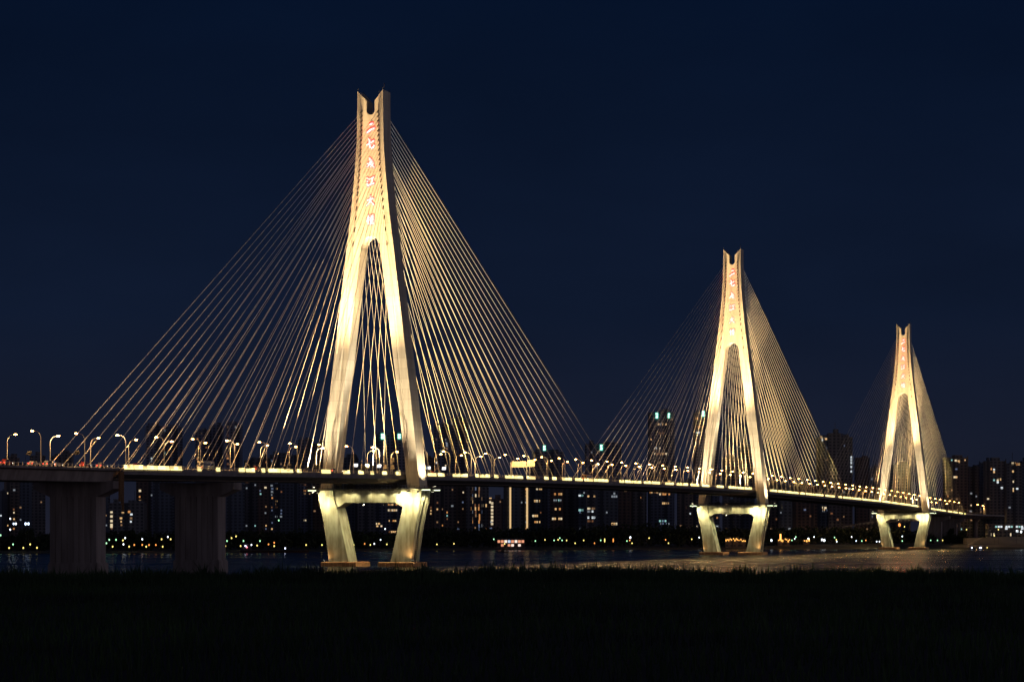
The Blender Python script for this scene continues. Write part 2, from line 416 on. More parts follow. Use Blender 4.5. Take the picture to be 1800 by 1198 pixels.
CH = {
 '二': [([(.50,.90),(.66,.98),(.80,1.0)], .17), ([(.02,.10),(.22,.16),(.55,.36),(.80,.42),(.97,.52)], .17)],
 '七': [([(.03,.40),(.35,.52),(.62,.66),(.95,.80)], .13), ([(.30,1.0),(.42,.78),(.42,.40),(.46,.16),(.68,.06),(.92,.14),(1.0,.30)], .16)],
 '长': [([(.38,1.0),(.52,.84),(.50,.62)], .12), ([(.52,.82),(.72,.76)], .09), ([(.50,.62),(.78,.62)], .09), ([(.14,.40),(.52,.50),(.86,.52)], .11),
        ([(.46,.56),(.36,.30),(.05,.10)], .11), ([(.40,.28),(.62,.34),(.58,.05)], .10), ([(.62,.40),(.78,.22),(.98,.02)], .13), ([(.70,.34),(.92,.36)], .08)],
 '江': [([(.08,.92),(.22,.82)], .13), ([(.02,.62),(.12,.56)], .12), ([(.10,.30),(.16,.05),(.34,.26)], .13),
        ([(.46,.80),(.70,.86),(.98,.98)], .12), ([(.76,.88),(.80,.62),(.62,.30)], .13), ([(.46,.18),(.72,.26),(1.0,.34)], .12)],
 '大': [([(.10,.58),(.50,.70),(.92,.76)], .11), ([(.52,1.0),(.50,.70),(.34,.34),(.04,.04)], .13), ([(.50,.62),(.66,.34),(.96,.10)], .15)],
 '桥': [([(.03,.68),(.42,.78)], .09), ([(.24,1.0),(.24,.06)], .10), ([(.24,.66),(.02,.38)], .08), ([(.26,.64),(.42,.46)], .08),
        ([(.58,.92),(.90,1.0)], .09), ([(.50,.74),(1.0,.80)], .09), ([(.74,.96),(.64,.70),(.46,.52)], .09), ([(.74,.76),(.98,.54)], .09),
        ([(.58,.48),(.52,.04)], .09), ([(.58,.48),(.92,.48),(.90,.06),(.80,.10)], .09), ([(.64,.28),(.80,.30),(.80,.16),(.64,.16)], .07)],
}
def brush(mb, strokes, w0, h0, y0, y1, grow):
    for pts, wd in strokes:
        P = [Vector(((x-.5)*w0, (y-.5)*h0)) for x, y in pts]; hw = wd*w0*.43 + grow
        def prism(poly):
            n = len(poly); f = [(p[0], y0, p[1]) for p in poly]; b = [(p[0], y1, p[1]) for p in poly]
            mb.quad(f); mb.quad(b[::-1])
            for i in range(n):
                j = (i+1) % n; mb.quad([f[i], b[i], b[j], f[j]])
        for a, b in zip(P, P[1:]):
            d = (b-a).normalized(); nn = Vector((-d.y, d.x))
            poly = []
            for k in range(7):
                an = math.pi/2 + math.pi*k/6; poly.append(a + (d*math.cos(an) + nn*math.sin(an))*hw*.92)
            for k in range(7):
                an = -math.pi/2 + math.pi*k/6; poly.append(b + (d*math.cos(an) + nn*math.sin(an))*hw)
            prism(poly)
CHZ = [190.0, 183.3, 175.1, 166.8, 158.5, 150.2]
char_me = {}
for c, st in CH.items():
    a = MB(); brush(a, st, 3.5, 4.1, -.42, -.14, 0.0)
    b = MB(); brush(b, st, 3.5, 4.1, -.14, .12, .36)
    char_me[c] = (a.mesh('character', M_CHAR), b.mesh('character_glow_edge', M_CHARRED))

SHARED = {}
def shared(key, fn, mats):
    if key not in SHARED: SHARED[key] = fn().mesh(key, mats)
    return SHARED[key]
# cable layout
YA = [195 + 8.35*i for i in range(12)] + [297, 306.7, 316, 326.7, 337, 348.7, 362, 378.7, 399.3, 424]
ZAN = [HC + (YH-y)*1041/F for y in YA]
SIDE = [247.5 - 8.6*i for i in range(10)] + [170.1 - 12.1*(i+1) for i in range(12)]
MAIN = [303.5 - 13.2*i for i in range(22)]

def housing():
    mb = MB()
    mb.hexa([(-.55, -.35, -.4), (.55, -.35, -.4), (.55, .35, -.4), (-.55, .35, -.4)], [(-.75, -.5, .25), (.75, -.5, .25), (.75, .5, .25), (-.75, .5, .25)])
    mb.box(-.85, -.77, -.12, .12, -1.0, .2); mb.box(.77, .85, -.12, .12, -1.0, .2); mb.box(-.85, .85, -.2, .2, -1.1, -1.0)
    return mb
def lens():
    mb = MB(); mb.box(-.62, .62, -.42, .42, .26, .30); return mb
LIGHTS = {}
def flood(root, p, q, power, color, ang, blend, scale=1.0, size=.4, lens_scale=1.0, lm=None):
    """a floodlight fixture: housing with its lens, and the lamp in front of it, as a part of the tower"""
    p = Vector(p); q = Vector(q); d = (q-p).normalized()
    rot = d.to_track_quat('Z', 'Y').to_euler()
    h = link('floodlight', shared('floodlight', housing, M_DARKSTEEL), root, p); h.rotation_euler = rot; h.scale = (scale,)*3
    l = link('lens', shared('lens', lens, lm or M_LENS), h)
    key = (round(power), color, ang, blend)
    if key not in LIGHTS:
        ld = bpy.data.lights.new('flood_lamp', 'SPOT'); ld.energy = power; ld.color = color; ld.spot_size = R(ang); ld.spot_blend = blend; ld.shadow_soft_size = size
        LIGHTS[key] = ld
    lo = link('flood_lamp', LIGHTS[key], root, p + d*(.5*scale + .25)); lo.rotation_euler = d.to_track_quat('-Z', 'Y').to_euler()
    return h

WARM = (1, .77, .45); ORANGE = (1, .65, .29); YEL = (1, .90, .44); GOLD = (1, .68, .27); COPPER = (1, .66, .36)
def make_tower(s0, label, left, right):
    d = zd(s0)
    base = brid(s0, 0)
    root = thing('bridge_tower', label, 'bridge tower', base, -TH, 'three floodlit cable bridge towers')
    link('shaft', shared('shaft', tower_shaft, M_TOWER), root)
    for sg in (-1, 1):
        link('pier_leg', shared('pier_leg%d' % sg, lambda: pier_leg(sg), M_PIERLEG), root)
        link('footing', shared('footing%d' % sg, lambda: footing(sg), M_FOOT), root)
        link('bearing', shared('bearing', bearing, M_DARKSTEEL), root, (sg*10.5, 0, 0))
    link('crossbeam', shared('crossbeam', crossbeam, M_PIERLEG), root)
    pf = link('platform', shared('platform', platform, M_PIERLEG), root)
    link('railing', shared('railing', platform_rail, M_DARKSTEEL), pf)
    for sg in (-1, 1):
        for y in (-6.0, 5.4): link('platform_light', shared('platform_light', lambda: (lambda q: (q.box(-1.9, 1.9, 0, .5, 0, .34), q)[1])(MB()), M_PLAT), root, (sg*26.8, y, 32.88))
    link('ladder', shared('ladder', ladder, M_DARKSTEEL), root)
    for t, q, z, h in ROOF: link('aviation_light', shared('aviation_light%.1f' % h, lambda: aviation_light(h), M_DARKSTEEL), root, (t, q, z))
    for c, z in zip('二七长江大桥', CHZ):
        o = link('character', char_me[c][0], root, (0, -hdep(z)+.55-.13, z)); link('red_outline', char_me[c][1], o)
    for sgn, ss in ((-1, left), (1, right)):
        for sg in (-1, 1):
            for z, s in zip(ZAN, ss):
                a = Vector((sg*(anchor_t(z)-.1), sgn*(hdep(z)-.3), z)); b = Vector((sg*15.25, sgn*s, zd(s0+sgn*s)-.3))
                u = (b-a).normalized()
                mb = MB(); L = (b-a).length
                mb.tube([a, a+u*2.2], .30, 6, 1); mb.tube([a+u*2.2, a+u*(L-4.6)], .105, 6); mb.tube([a+u*(L-4.6), b], .18, 6)
                mb.build('stay_cable', [M_CABLE, M_DARKSTEEL], root)
    for sg in (-1, 1):
        flood(root, (sg*13.0, -41, d+1.8), (sg*18.6, 0, 80), 1.9e5, WARM, 84, .9)
        flood(root, (sg*7, -75, d+1.8), (sg*4, 0, 155), 1.75e6, ORANGE, 44, .6)
        flood(root, (sg*13.2, -3.2, d+1.2), (-sg*8.2, -1.0, 116), 2.6e5, (1, .83, .55), 46, .9)
        flood(root, (sg*28.6, 0, 34.3), (sg*18.5, 0, 84), 0.5e5, WARM, 110, .9)
        flood(root, (sg*21.2, -12.0, 32.4), (sg*17.6, -4.5, 12), 1.7e4, YEL, 130, .7)
        flood(root, (sg*28.3, -2, 32.6), (sg*21, 0, 10), 1.3e4, YEL, 120, .7)
        flood(root, (sg*5, 0, 27.0), (-sg*13, 0, 9), 1.5e4, YEL, 90, .6, .8)
        def up(s_, el, p_, c_, an, t_=9.0):
            flood(root, (sg*t_, s_, d+1.2), (sg*t_*.75, s_+40*math.cos(R(el)), d+1.2+40*math.sin(R(el))), p_, c_, an, 1.0)
        if right is SIDE: up(17, 58, 2.6e5, GOLD, 84, 4.0); up(70, 62, 0.9e5, GOLD, 78); up(140, 62, 0.6e5, GOLD, 78)
        else: up(17, 46, 3.2e5, GOLD, 90, 4.0); up(62, 50, 1.5e5, GOLD, 96); up(145, 46, 1.7e5, GOLD, 90); up(232, 42, 1.1e5, GOLD, 82)
       
        up(-268, 40, 3.4e5, COPPER, 78); up(-180, 48, 1.5e5, COPPER, 92); up(-105, 55, 0.6e5, COPPER, 104)
    flood(root, (24.0, -8.2, 32.2), (19.5, -4.9, 30), 2.5e3, YEL, 140, .6, .6)
    flood(root, (15.6, -8.2, 31.6), (16.5, -4.9, 29), 7.0e3, YEL, 140, .6, .6)
    flood(root, (-23.6, -8.4, 32.2), (-21, -4.9, 28), 3.0e3, YEL, 140, .6, .6)
    flood(root, (21.2, -7.2, 2.5), (18.6, -4.9, 11), 2.2e3, (1, .50, .16), 120, .8, .6)
    flood(root, (-20.6, -7.2, 2.5), (-18, -4.9, 8), 7e2, (1, .50, .16), 120, .8, .6)
    for t in (-11, -7.2, 1.2, 5.6, 11.8):
        flood(root, (t, -6.6, 32.7), (t, -4.3, 27.0), 1.1e3, YEL, 120, .6, .5)
    return root
make_tower(0, 'nearest and tallest floodlit concrete bridge tower with six red edged characters and gold cables', SIDE, MAIN)
make_tower(616, 'middle floodlit concrete bridge tower, second in size, right of the picture centre', MAIN, MAIN)
make_tower(1232, 'farthest and smallest floodlit concrete bridge tower at the right by the far shore', MAIN, SIDE)

# ------------------------------------------------------------------ deck
HW = 15.8
root = thing('bridge_deck', 'long dark bridge deck with bright yellow edge lights running through all three towers', 'bridge deck', brid(0, 0), -TH)
ss = list(np.arange(-250, 1482.1, 12.0)) + [1482.0]
def loft(mb, ss, prof, mi=0, close=True):
    prev = None
    for s in ss:
        z = zd(s); r = [(t, s, z+dz) for t, dz in prof]
        if prev:
            n = len(r)
            for j in range(n if close else n-1):
                j2 = (j+1) % n
                mb.quad([prev[j], r[j], r[j2], prev[j2]], mi)
        else: first = r
        prev = r
    if close: mb.quad(first, mi); mb.quad(prev[::-1], mi)
mb = MB()
loft(mb, ss, [(-HW, -.05), (-HW, -1.15), (-HW+.25, -1.2), (-HW+.25, -2.1), (-HW+.6, -2.2), (-11.5, -3.5), (11.5, -3.5), (HW-.6, -2.2), (HW-.25, -2.1), (HW-.25, -1.2), (HW, -1.15), (HW, -.05)])
mb.build('girder', M_GIRDER, root)
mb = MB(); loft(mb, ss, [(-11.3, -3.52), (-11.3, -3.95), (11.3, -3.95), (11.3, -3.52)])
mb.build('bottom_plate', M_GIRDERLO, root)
mb = MB(); loft(mb, ss, [(-13.9, -.02), (13.9, -.02)], close=False)
for v in (mb,): pass
mb.f = [tuple(reversed(f)) for f in mb.f]
mb.build('road_surface', M_ASPH, root)
mb = MB()
for t in (-7, -3.5, 3.5, 7):
    for s in np.arange(-245, 1478, 15.0):
        mb.quad([(t-.08, s, zd(s)-.015+.01), (t+.08, s, zd(s)+-.005), (t+.08, s+6, zd(s+6)-.005), (t-.08, s+6, zd(s+6)-.005)])
mb.build('lane_markings', M_RAIL, root)
def railing(sg, s0, s1, gap):
    mb = MB(); sl = np.arange(s0, s1, 6.0)
    for a in sl:
        b = min(a+6, s1)
        for z0, z1 in ((.45, .53), (.95, 1.08)):
            mb.hexa([(sg*(HW-.16)-.05, a, zd(a)+z0), (sg*(HW-.16)+.05, a, zd(a)+z0), (sg*(HW-.16)+.05, b, zd(b)+z0), (sg*(HW-.16)-.05, b, zd(b)+z0)],
                    [(sg*(HW-.16)-.05, a, zd(a)+z1), (sg*(HW-.16)+.05, a, zd(a)+z1), (sg*(HW-.16)+.05, b, zd(b)+z1), (sg*(HW-.16)-.05, b, zd(b)+z1)])
        for q in (0, 2, 4): mb.box(sg*(HW-.16)-.07, sg*(HW-.16)+.07, a+q-.07, a+q+.07, zd(a+q)-.04, zd(a+q)+1.12)
    return mb
railing(1, -250, 1482, 0).build('railing', M_RAIL, root); railing(-1, -250, 1482, 0).build('railing', M_RAIL, root)
# lit edge panels, each a lamp box on the outer face (positions measured along the near edge)
SEG = [(218,235),(236,252),(253,276),(277,298),(299,320),(347,354),(380,387),(420,430),(432,448),(460,466),(472,492),(493,515),(522,530),(565,581),(603,615),(630,639),(651,657),(672,680),(696,704),
       (752,767),(770,781),(796,809),(810,822),(836,841),(843,861),(869,876),(888,903),(904,919),(926,941),(957,964),(971,978),(988,1005),(1011,1024),(1027,1042),(1044,1050),(1051,1069),
       (1089,1097),(1099,1113),(1114,1127),(1132,1145),(1146,1160),(1169,1184),(1189,1199),(1200,1209),(1214,1229),(1234,1247),(1260,1272),(1281,1295),(1296,1308),(1309,1321),(1353,1366),(1367,1380),(1381,1404),
       (1406,1415),(1417,1432),(1433,1447),(1451,1467),(1474,1480),(1482,1497),(1498,1514),(1516,1532),(1533,1549),(1551,1565),(1566,1580),(1581,1597),(1598,1614),(1637,1645),(1646,1654),(1655,1663),(1666,1674),(1676,1683),(1686,1692),(1695,1702)]
n = 0
for a, b in SEG:
    s0, s1 = s_of(a, HW), s_of(b, HW)
    s0 = max(s0, -249.5); s1 = min(s1, 1481.5)
    if s1 <= s0: continue
    mb = MB(); k = max(1, round((s1-s0)/2.6)); st = np.linspace(s0, s1, k+1); er = random.Random(a)
    for u, v in zip(st, st[1:]):
        v2 = v - .3; h = er.choice((.95, 1.0, 1.1, 1.1, .8)); mi = er.choice((0, 0, 1, 1, 2))
        mb.hexa([(HW-.02, u, zd(u)-.16), (HW+.16, u, zd(u)-.16), (HW+.16, v2, zd(v2)-.16), (HW-.02, v2, zd(v2)-.16)],
                [(HW-.02, u, zd(u)+h), (HW+.10, u, zd(u)+h), (HW+.10, v2, zd(v2)+h), (HW-.02, v2, zd(v2)+h)], mi)
        mb.box(HW+.16, HW+.26, u, v2, zd(u)-.30, zd(u)-.10, 0)
    mb.build('edge_light', M_EDGES, root)

# approach viaduct at the left (deeper concrete girder) and its joint
ra = thing('approach_deck', 'dark concrete approach deck carrying cars at the left edge', 'bridge deck', brid(-250, 0), -TH)
mb = MB(); sa = list(np.arange(-430, -250.9, 15)) + [-251.2]
def loft2(mb, ss, prof):
    prev = None
    for s in ss:
        r = [(t, s+250, zd(s)+dz) for t, dz in prof]
        if prev:
            for j in range(len(r)):
                j2 = (j+1) % len(r); mb.quad([prev[j], r[j], r[j2], prev[j2]])
        else: mb.quad(r)
        prev = r
    mb.quad(prev[::-1])
loft2(mb, sa, [(-HW, -.05), (-HW, -.75), (-HW+2.2, -1.2), (-HW+3.2, -4.6), (HW-3.2, -4.6), (HW-2.2, -1.2), (HW, -.75), (HW, -.05)])
mb.build('girder', M_DARKCONC, ra)
for sg in (-1, 1):
    mb = MB()
    for a in sa[:-1]:
        b = min(a+15, -251.2)
        mb.hexa([(sg*(HW-.16)-.06, a+250, zd(a)+.9), (sg*(HW-.16)+.06, a+250, zd(a)+.9), (sg*(HW-.16)+.06, b+250, zd(b)+.9), (sg*(HW-.16)-.06, b+250, zd(b)+.9)],
                [(sg*(HW-.16)-.06, a+250, zd(a)+1.05), (sg*(HW-.16)+.06, a+250, zd(a)+1.05), (sg*(HW-.16)+.06, b+250, zd(b)+1.05), (sg*(HW-.16)-.06, b+250, zd(b)+1.05)])
        for q in np.arange(0, 14.9, 2.5):
            if a+q < -251.5: mb.box(sg*(HW-.16)-.1, sg*(HW-.16)+.1, a+q+249.9, a+q+250.1, zd(a+q)-.04, zd(a+q)+1.15)
    mb.build('railing', M_RAIL, ra)
mb = MB(); r5 = random.Random(5)
for q in range(7):
    s = -250.6 + .25*q - .8; mb.box(HW-.5, HW+.15, s+250-.05, s+250+.05, 36-8-q*.7, 36-1.2)
for z in np.arange(24.0, 35, .9): mb.box(HW-.05, HW+.25, -1.6, .6, z, z+.12)
mb.box(HW-.6, HW+.2, -1.7, -1.5, 25, 35.8); mb.box(HW-.6, HW+.2, .5, .7, 21.5, 35.2)
mb.build('inspection_ladder', M_RUSTSTEEL, ra)

# side piers
def wall_pier(s, label, depth=3.2, w=9.0, zt=None, capw=15.3, mate=M_DARKCONC, zb=-1.0):
    zt = zt or zd(s)-4.35
    r = thing('bridge_pier', label, 'bridge pier', brid(s, 0), -TH, 'wall piers of the side spans')
    mb = MB()
    # fluted wall: shallow vertical grooves on the broad faces
    pts = []; n = 9
    xs = np.linspace(-w, w, n)
    for i, x in enumerate(xs):
        pts.append((x-.25 if i else x, -depth)); 
        if 0 < i < n-1: pts += [(x-.2, -depth+.28), (x+.2, -depth+.28), (x+.25, -depth)]
    pts += [(x, y*-1) for x, y in reversed(pts)]
    b = [(x, y, 4.6) for x, y in pts]; t = [(x, y, zt-5.2) for x, y in pts]
    mb.hexa(b, t)
    mb.build('column', mate, r)
    mb = MB()
    pr = [(-w-.1, zt-5.2), (w+.1, zt-5.2), (capw, zt-2.6), (capw, zt), (-capw, zt), (-capw, zt-2.6)]
    f = [(x, -depth-.15, z) for x, z in pr]; k = [(x, depth+.15, z) for x, z in pr]
    mb.quad(f); mb.quad(k[::-1])
    for i in range(len(pr)):
        j = (i+1) % len(pr); mb.quad([f[i], k[i], k[j], f[j]])
    mb.build('pier_cap', mate, r)
    mb = MB(); mb.box(-w-.5, w+.5, -depth-.5, depth+.5, zb, 4.1); mb.box(-w-.25, w+.25, -depth-.25, depth+.25, 4.1, 4.6)
    mb.build('plinth', mate, r)
    return r
wall_pier(-163, 'dark unlit wall pier between leftmost pier and the nearest tower')
wall_pier(-252, 'dark unlit wall pier under the deck joint, nearest the left edge')
wall_pier(1392, 'grey wall pier in shade just right of the farthest tower', w=7.5)
wall_pier(1481, 'brownish wall pier beyond the farthest tower where the cables end', w=7.5)

# curving approach viaduct at the right
rv = thing('curved_viaduct', 'curved approach viaduct leaving the bridge at the right edge', 'viaduct', (0, 0, 0))
p0 = brid(1483, 0); pts = []; hd = TH; p = Vector((p0.x, p0.y)); z = zd(1482)
for i in range(46):
    pts.append((p.copy(), hd, z)); hd += R(1.35) if i < 36 else 0; p = p + Vector((math.sin(hd), math.cos(hd)))*8; z -= .085
mb = MB(); rl = [MB(), MB()]; prev = None
for p, h, z in pts:
    nx, ny = math.cos(h), -math.sin(h)
    ring = [(p.x+nx*t, p.y+ny*t, z+dz) for t, dz in ((-13, -.05), (-13, -.8), (-8, -1.6), (-6, -3.2), (6, -3.2), (8, -1.6), (13, -.8), (13, -.05))]
    rr = [[(p.x+nx*t, p.y+ny*t, z+dz) for t, dz in ((sg*12.9, -.05), (sg*12.9, 1.0), (sg*12.65, 1.0), (sg*12.65, -.05))] for sg in (1, -1)]
    if prev:
        for j in range(8): mb.quad([prev[0][j], ring[j], ring[(j+1) % 8], prev[0][(j+1) % 8]])
        for q in (0, 1):
            for j in range(4): rl[q].quad([prev[1][q][j], rr[q][j], rr[q][(j+1) % 4], prev[1][q][(j+1) % 4]])
    else: mb.quad(ring)
    prev = (ring, rr)
mb.build('girder', M_DARKCONC, rv); [q.build('parapet', M_RAIL, rv) for q in rl]
for i in (5, 11, 17, 23, 29, 35, 41):
    p, h, z = pts[i]; mb = MB(); nx, ny = math.cos(h), -math.sin(h)
    mb.tube([(p.x, p.y, 2), (p.x, p.y, z-7.5), (p.x, p.y, z-5.6), (p.x, p.y, z-3.1)], [1.7, 1.7, 2.6, 5.0], 14)
    mb.build('column', M_DARKCONC, rv)

# ------------------------------------------------------------------ street lamps along the deck
def lamp_pole():
    mb = MB(); pts = [(0, 0, 0), (0, 0, 1.2), (0, 0, 8.6)]; rd = [.20, .17, .15]
    for i in range(1, 8):
        a = i/7*R(78); pts.append((2.1*(1-math.cos(a)), 0, 8.6+2.5*math.sin(a))); rd.append(.145-.03*i/7)
    pts.append((2.75, 0, 11.2)); rd.append(.10)
    mb.tube(pts, rd, 6); mb.box(-.25, .25, -.25, .25, 0, .5)
    mb.box(-.2, .2, -.16, .16, 2.6, 3.3)
    return mb
def lamp_head():
    mb = MB(); mb.hexa([(2.4, -.22, 11.16), (3.7, -.2, 11.28), (3.7, .2, 11.28), (2.4, .22, 11.16)], [(2.45, -.12, 11.42), (3.55, -.1, 11.5), (3.55, .1, 11.5), (2.45, .12, 11.42)]); return mb
def lamp_lens():
    mb = MB(); mb.ball((3.15, 0, 11.14), (.62, .3, .26), 8, 5); return mb
lp, lh, ll = lamp_pole().mesh('pole', M_POLE), lamp_head().mesh('lamp_head', M_POLE), lamp_lens().mesh('lens', M_LAMPLENS)
ld_lamp = bpy.data.lights.new('lamp_light', 'SPOT'); ld_lamp.energy = 8000; ld_lamp.color = (1, .58, .22); ld_lamp.spot_size = R(172); ld_lamp.spot_blend = .15; ld_lamp.shadow_soft_size = .2
secs = [(-999, -1, 'left of the nearest tower, counting away from it', -1), (0, 616, 'from the nearest tower toward the middle tower', 1), (616, 1232, 'from the middle tower toward the farthest tower', 1), (1232, 9999, 'beyond the farthest tower, counting away from it', 1)]
lamps = [-300 + 27.2*k for k in range(-2, 66)]
lamps = [s for s in lamps if s < 1480]
for row, sg in (('near', 1), ('far', -1)):
    for a, b, txt, di in secs:
        L = sorted([s for s in lamps if a <= s < b], key=lambda s: di*s)
        for i, s in enumerate(L):
            t = sg*14.6
            o = thing('street_lamp', f'{row} row arched street lamp, {ORD[i]} {txt}', 'street lamp', brid(s, t, zd(s)-.02), -TH + (math.pi if sg > 0 else 0), 'street lamps along the bridge deck')
            link('pole', lp, o); h = link('lamp_head', lh, o); link('lens', ll, h); link('lamp_light', ld_lamp, h, (3.15, 0, 10.9))

for i, q in enumerate((3, 9, 15, 21, 27, 33, 39)):
    p, h, z = pts[q]; t = 11.8 if i % 2 else -11.8
    o = thing('street_lamp', f'arched street lamp on the curved viaduct at the right, {ORD[i]} after the bridge end', 'street lamp', (p.x+math.cos(h)*t, p.y-math.sin(h)*t, z-.05), -h + (math.pi if t > 0 else 0), 'street lamps on the curved viaduct')
    link('pole', lp, o); h_ = link('lamp_head', lh, o); link('lens', ll, h_); link('lamp_light', ld_lamp, h_, (3.15, 0, 10.9))
# ------------------------------------------------------------------ things on the deck
for i, (x, y, lab) in enumerate(((625, 821, 'white lit display panel on a post just right of the nearest tower\'s left leg'), (666, 822, 'white lit display panel on a post midway between the nearest tower\'s legs'),
                        (753, 820, 'white lit display panel touching the nearest tower\'s right leg'), (780, 819.5, 'white lit display panel on a post well right of the nearest tower\'s right leg'))):
    s = s_of(x, 14.9); b = brid(s, 14.9, zd(s))
    o = thing('display_panel', lab, 'display panel', b, -TH, 'white display panels by the nearest tower')
    mb = MB(); mb.tube([(0, 0, 0), (0, 0, 2.2)], .12, 6); mb.box(-.7, .9, -.05, .25, 2.55, 3.8); mb.build('post', M_DARKSTEEL, o)
    mb = MB(); mb.quad([(-.85, -.12, 2.6), (.95, -.12, 2.6), (1.15, -.12, 3.85), (-.65, -.12, 3.85)]); mb.quad([(-.85, -.06, 2.6), (-.65, -.06, 3.85), (1.15, -.06, 3.85), (.95, -.06, 2.6)]); mb.build('screen', M_LENSW, o)
# sign gantry
sG = s_of(911, 6); o = thing('sign_gantry', 'pale road sign board on a steel gantry right of the nearest tower', 'road sign', brid(sG, 9, zd(sG)), -TH)
M_SIGN = mat('sign_back', (.62, .52, .34), .5)
mb = MB()
for t in (-7, 1.5): mb.tube([(t, 0, 0), (t, 0, 8.2)], .2, 6)
for z in (6.2, 8.0): mb.tube([(-7, 0, z), (6, 0, z)], .12, 6)
mb.build('gantry_frame', M_POLE, o)
mb = MB(); mb.box(-6.6, 1.2, -.45, -.25, 5.7, 8.6); mb.box(2.0, 6.0, -.45, -.25, 5.9, 9.2); mb.build('sign_board', M_SIGN, o)
mb = MB()
for t in (-6.4, -2.7, .9, 2.2, 5.8): mb.box(t, t+.18, -.52, -.46, 5.8, 8.5)
mb.build('sign_ribs', M_POLE, o)
# small control cabinets on poles near the tower
for x, lab in ((646, 'pale equipment box on a pole, left of the pair between the tower legs'), (677, 'pale equipment box on a pole, centre between the nearest tower legs'), (690, 'tall double equipment box on a pole next to nearest tower right leg')):
    s = s_of(x, 13); o = thing('equipment_box', lab, 'equipment box', brid(s, 13, zd(s)), -TH, 'equipment boxes on poles')
    mb = MB(); mb.tube([(0, 0, 0), (0, 0, 3.4)], .1, 6); mb.build('post', M_POLE, o)
    mb = MB(); mb.box(-.9, .9, -.3, .3, 2.2, 3.0); mb.box(-.7, .7, -.25, .25, 3.2, 3.9)
    if x == 690: mb.box(-.9, .9, -.3, .3, 5.2, 6.0); mb.box(-.06, .06, -.06, .06, 3.9, 5.2); mb.box(-.8, .8, -.3, .3, 6.3, 6.9)
    mb.build('box', M_SIGN, o)

# vehicles
def car_meshes(kind, color):
    m = mat('paint_'+kind, color, .35)
    mb = MB()
    if kind == 'bus' or kind == 'lorry':
        L, H = (5.5, 3.1) if kind == 'bus' else (4.5, 3.3)
        mb.hexa([(-1.25, -L, .5), (1.25, -L, .5), (1.25, L, .5), (-1.25, L, .5)], [(-1.2, -L+.1, H), (1.2, -L+.1, H), (1.2, L-.2, H), (-1.2, L-.2, H)])
        g = MB()
        for sx in (-1, 1): g.box(sx*1.27-.01, sx*1.27+.01, -L+.5, L-.7, 1.6, 2.5)
        g.box(-1.1, 1.1, -L-.02, -L+.02, 1.7, 2.6); wy = (-L*.6, L*.62)
        tl = (L, .9)
    else:
        H = 1.5 if kind == 'car' else 1.85
        mb.hexa([(-.9, -2.2, .35), (.9, -2.2, .35), (.9, 2.2, .35), (-.9, 2.2, .35)], [(-.86, -2.15, .95), (.86, -2.15, .95), (.86, 2.1, .9), (-.86, 2.1, .9)])
        mb.hexa([(-.84, -1.9, .95), (.84, -1.9, .95), (.84, 1.1, .95), (-.84, 1.1, .95)], [(-.68, -1.35, H), (.68, -1.35, H), (.68, .4, H), (-.68, .4, H)])
        g = MB(); g.hexa([(-.845, -1.5, 1.0), (.845, -1.5, 1.0), (.845, .8, 1.0), (-.845, .8, 1.0)], [(-.72, -1.2, H-.12), (.72, -1.2, H-.12), (.72, .35, H-.12), (-.72, .35, H-.12)])
        wy = (-1.35, 1.35); tl = (2.2, .75)
    t = MB(); t.box(-.85, -.45, -tl[0]-.06, -tl[0]+.06, tl[1], tl[1]+.25); t.box(.45, .85, -tl[0]-.06, -tl[0]+.06, tl[1], tl[1]+.25)
    hl = MB(); hl.box(-.85, -.45, tl[0]-.06, tl[0]+.06, tl[1]-.1, tl[1]+.12); hl.box(.45, .85, tl[0]-.06, tl[0]+.06, tl[1]-.1, tl[1]+.12)
    wm = []
    for sx in (-1, 1):
        for y in wy:
            q = MB(); q.tube([(sx*.75, y, .34), (sx*.95, y, .34)], .34, 12); wm.append(q.mesh('wheel', M_TYRE))
    return [('body', mb.mesh('body', m)), ('window', g.mesh('window', M_GLASS)), ('tail_lights', t.mesh('tail_lights', M_TAIL)), ('head_lights', hl.mesh('head_lights', M_HEADL))] + [('wheel', q) for q in wm]
KINDS_ = {'white': ('car', (.7, .7, .68)), 'red': ('suv', (.35, .04, .03)), 'grey': ('suv', (.3, .3, .31)), 'bus': ('bus', (.55, .30, .12)), 'lorry': ('lorry', (.6, .55, .45))}
VM = {k: car_meshes(*v) for k, v in KINDS_.items()}
def vehicle(k, s, t, lab, away=True):
    nm = 'parked_car' if False else {'bus': 'bus', 'lorry': 'lorry'}.get(k, 'car')
    o = thing(nm, lab, nm, brid(s, t, zd(s)), -TH + (0 if away else math.pi), 'vehicles on the bridge deck')
    for n_, me_ in VM[k]: link(n_, me_, o)
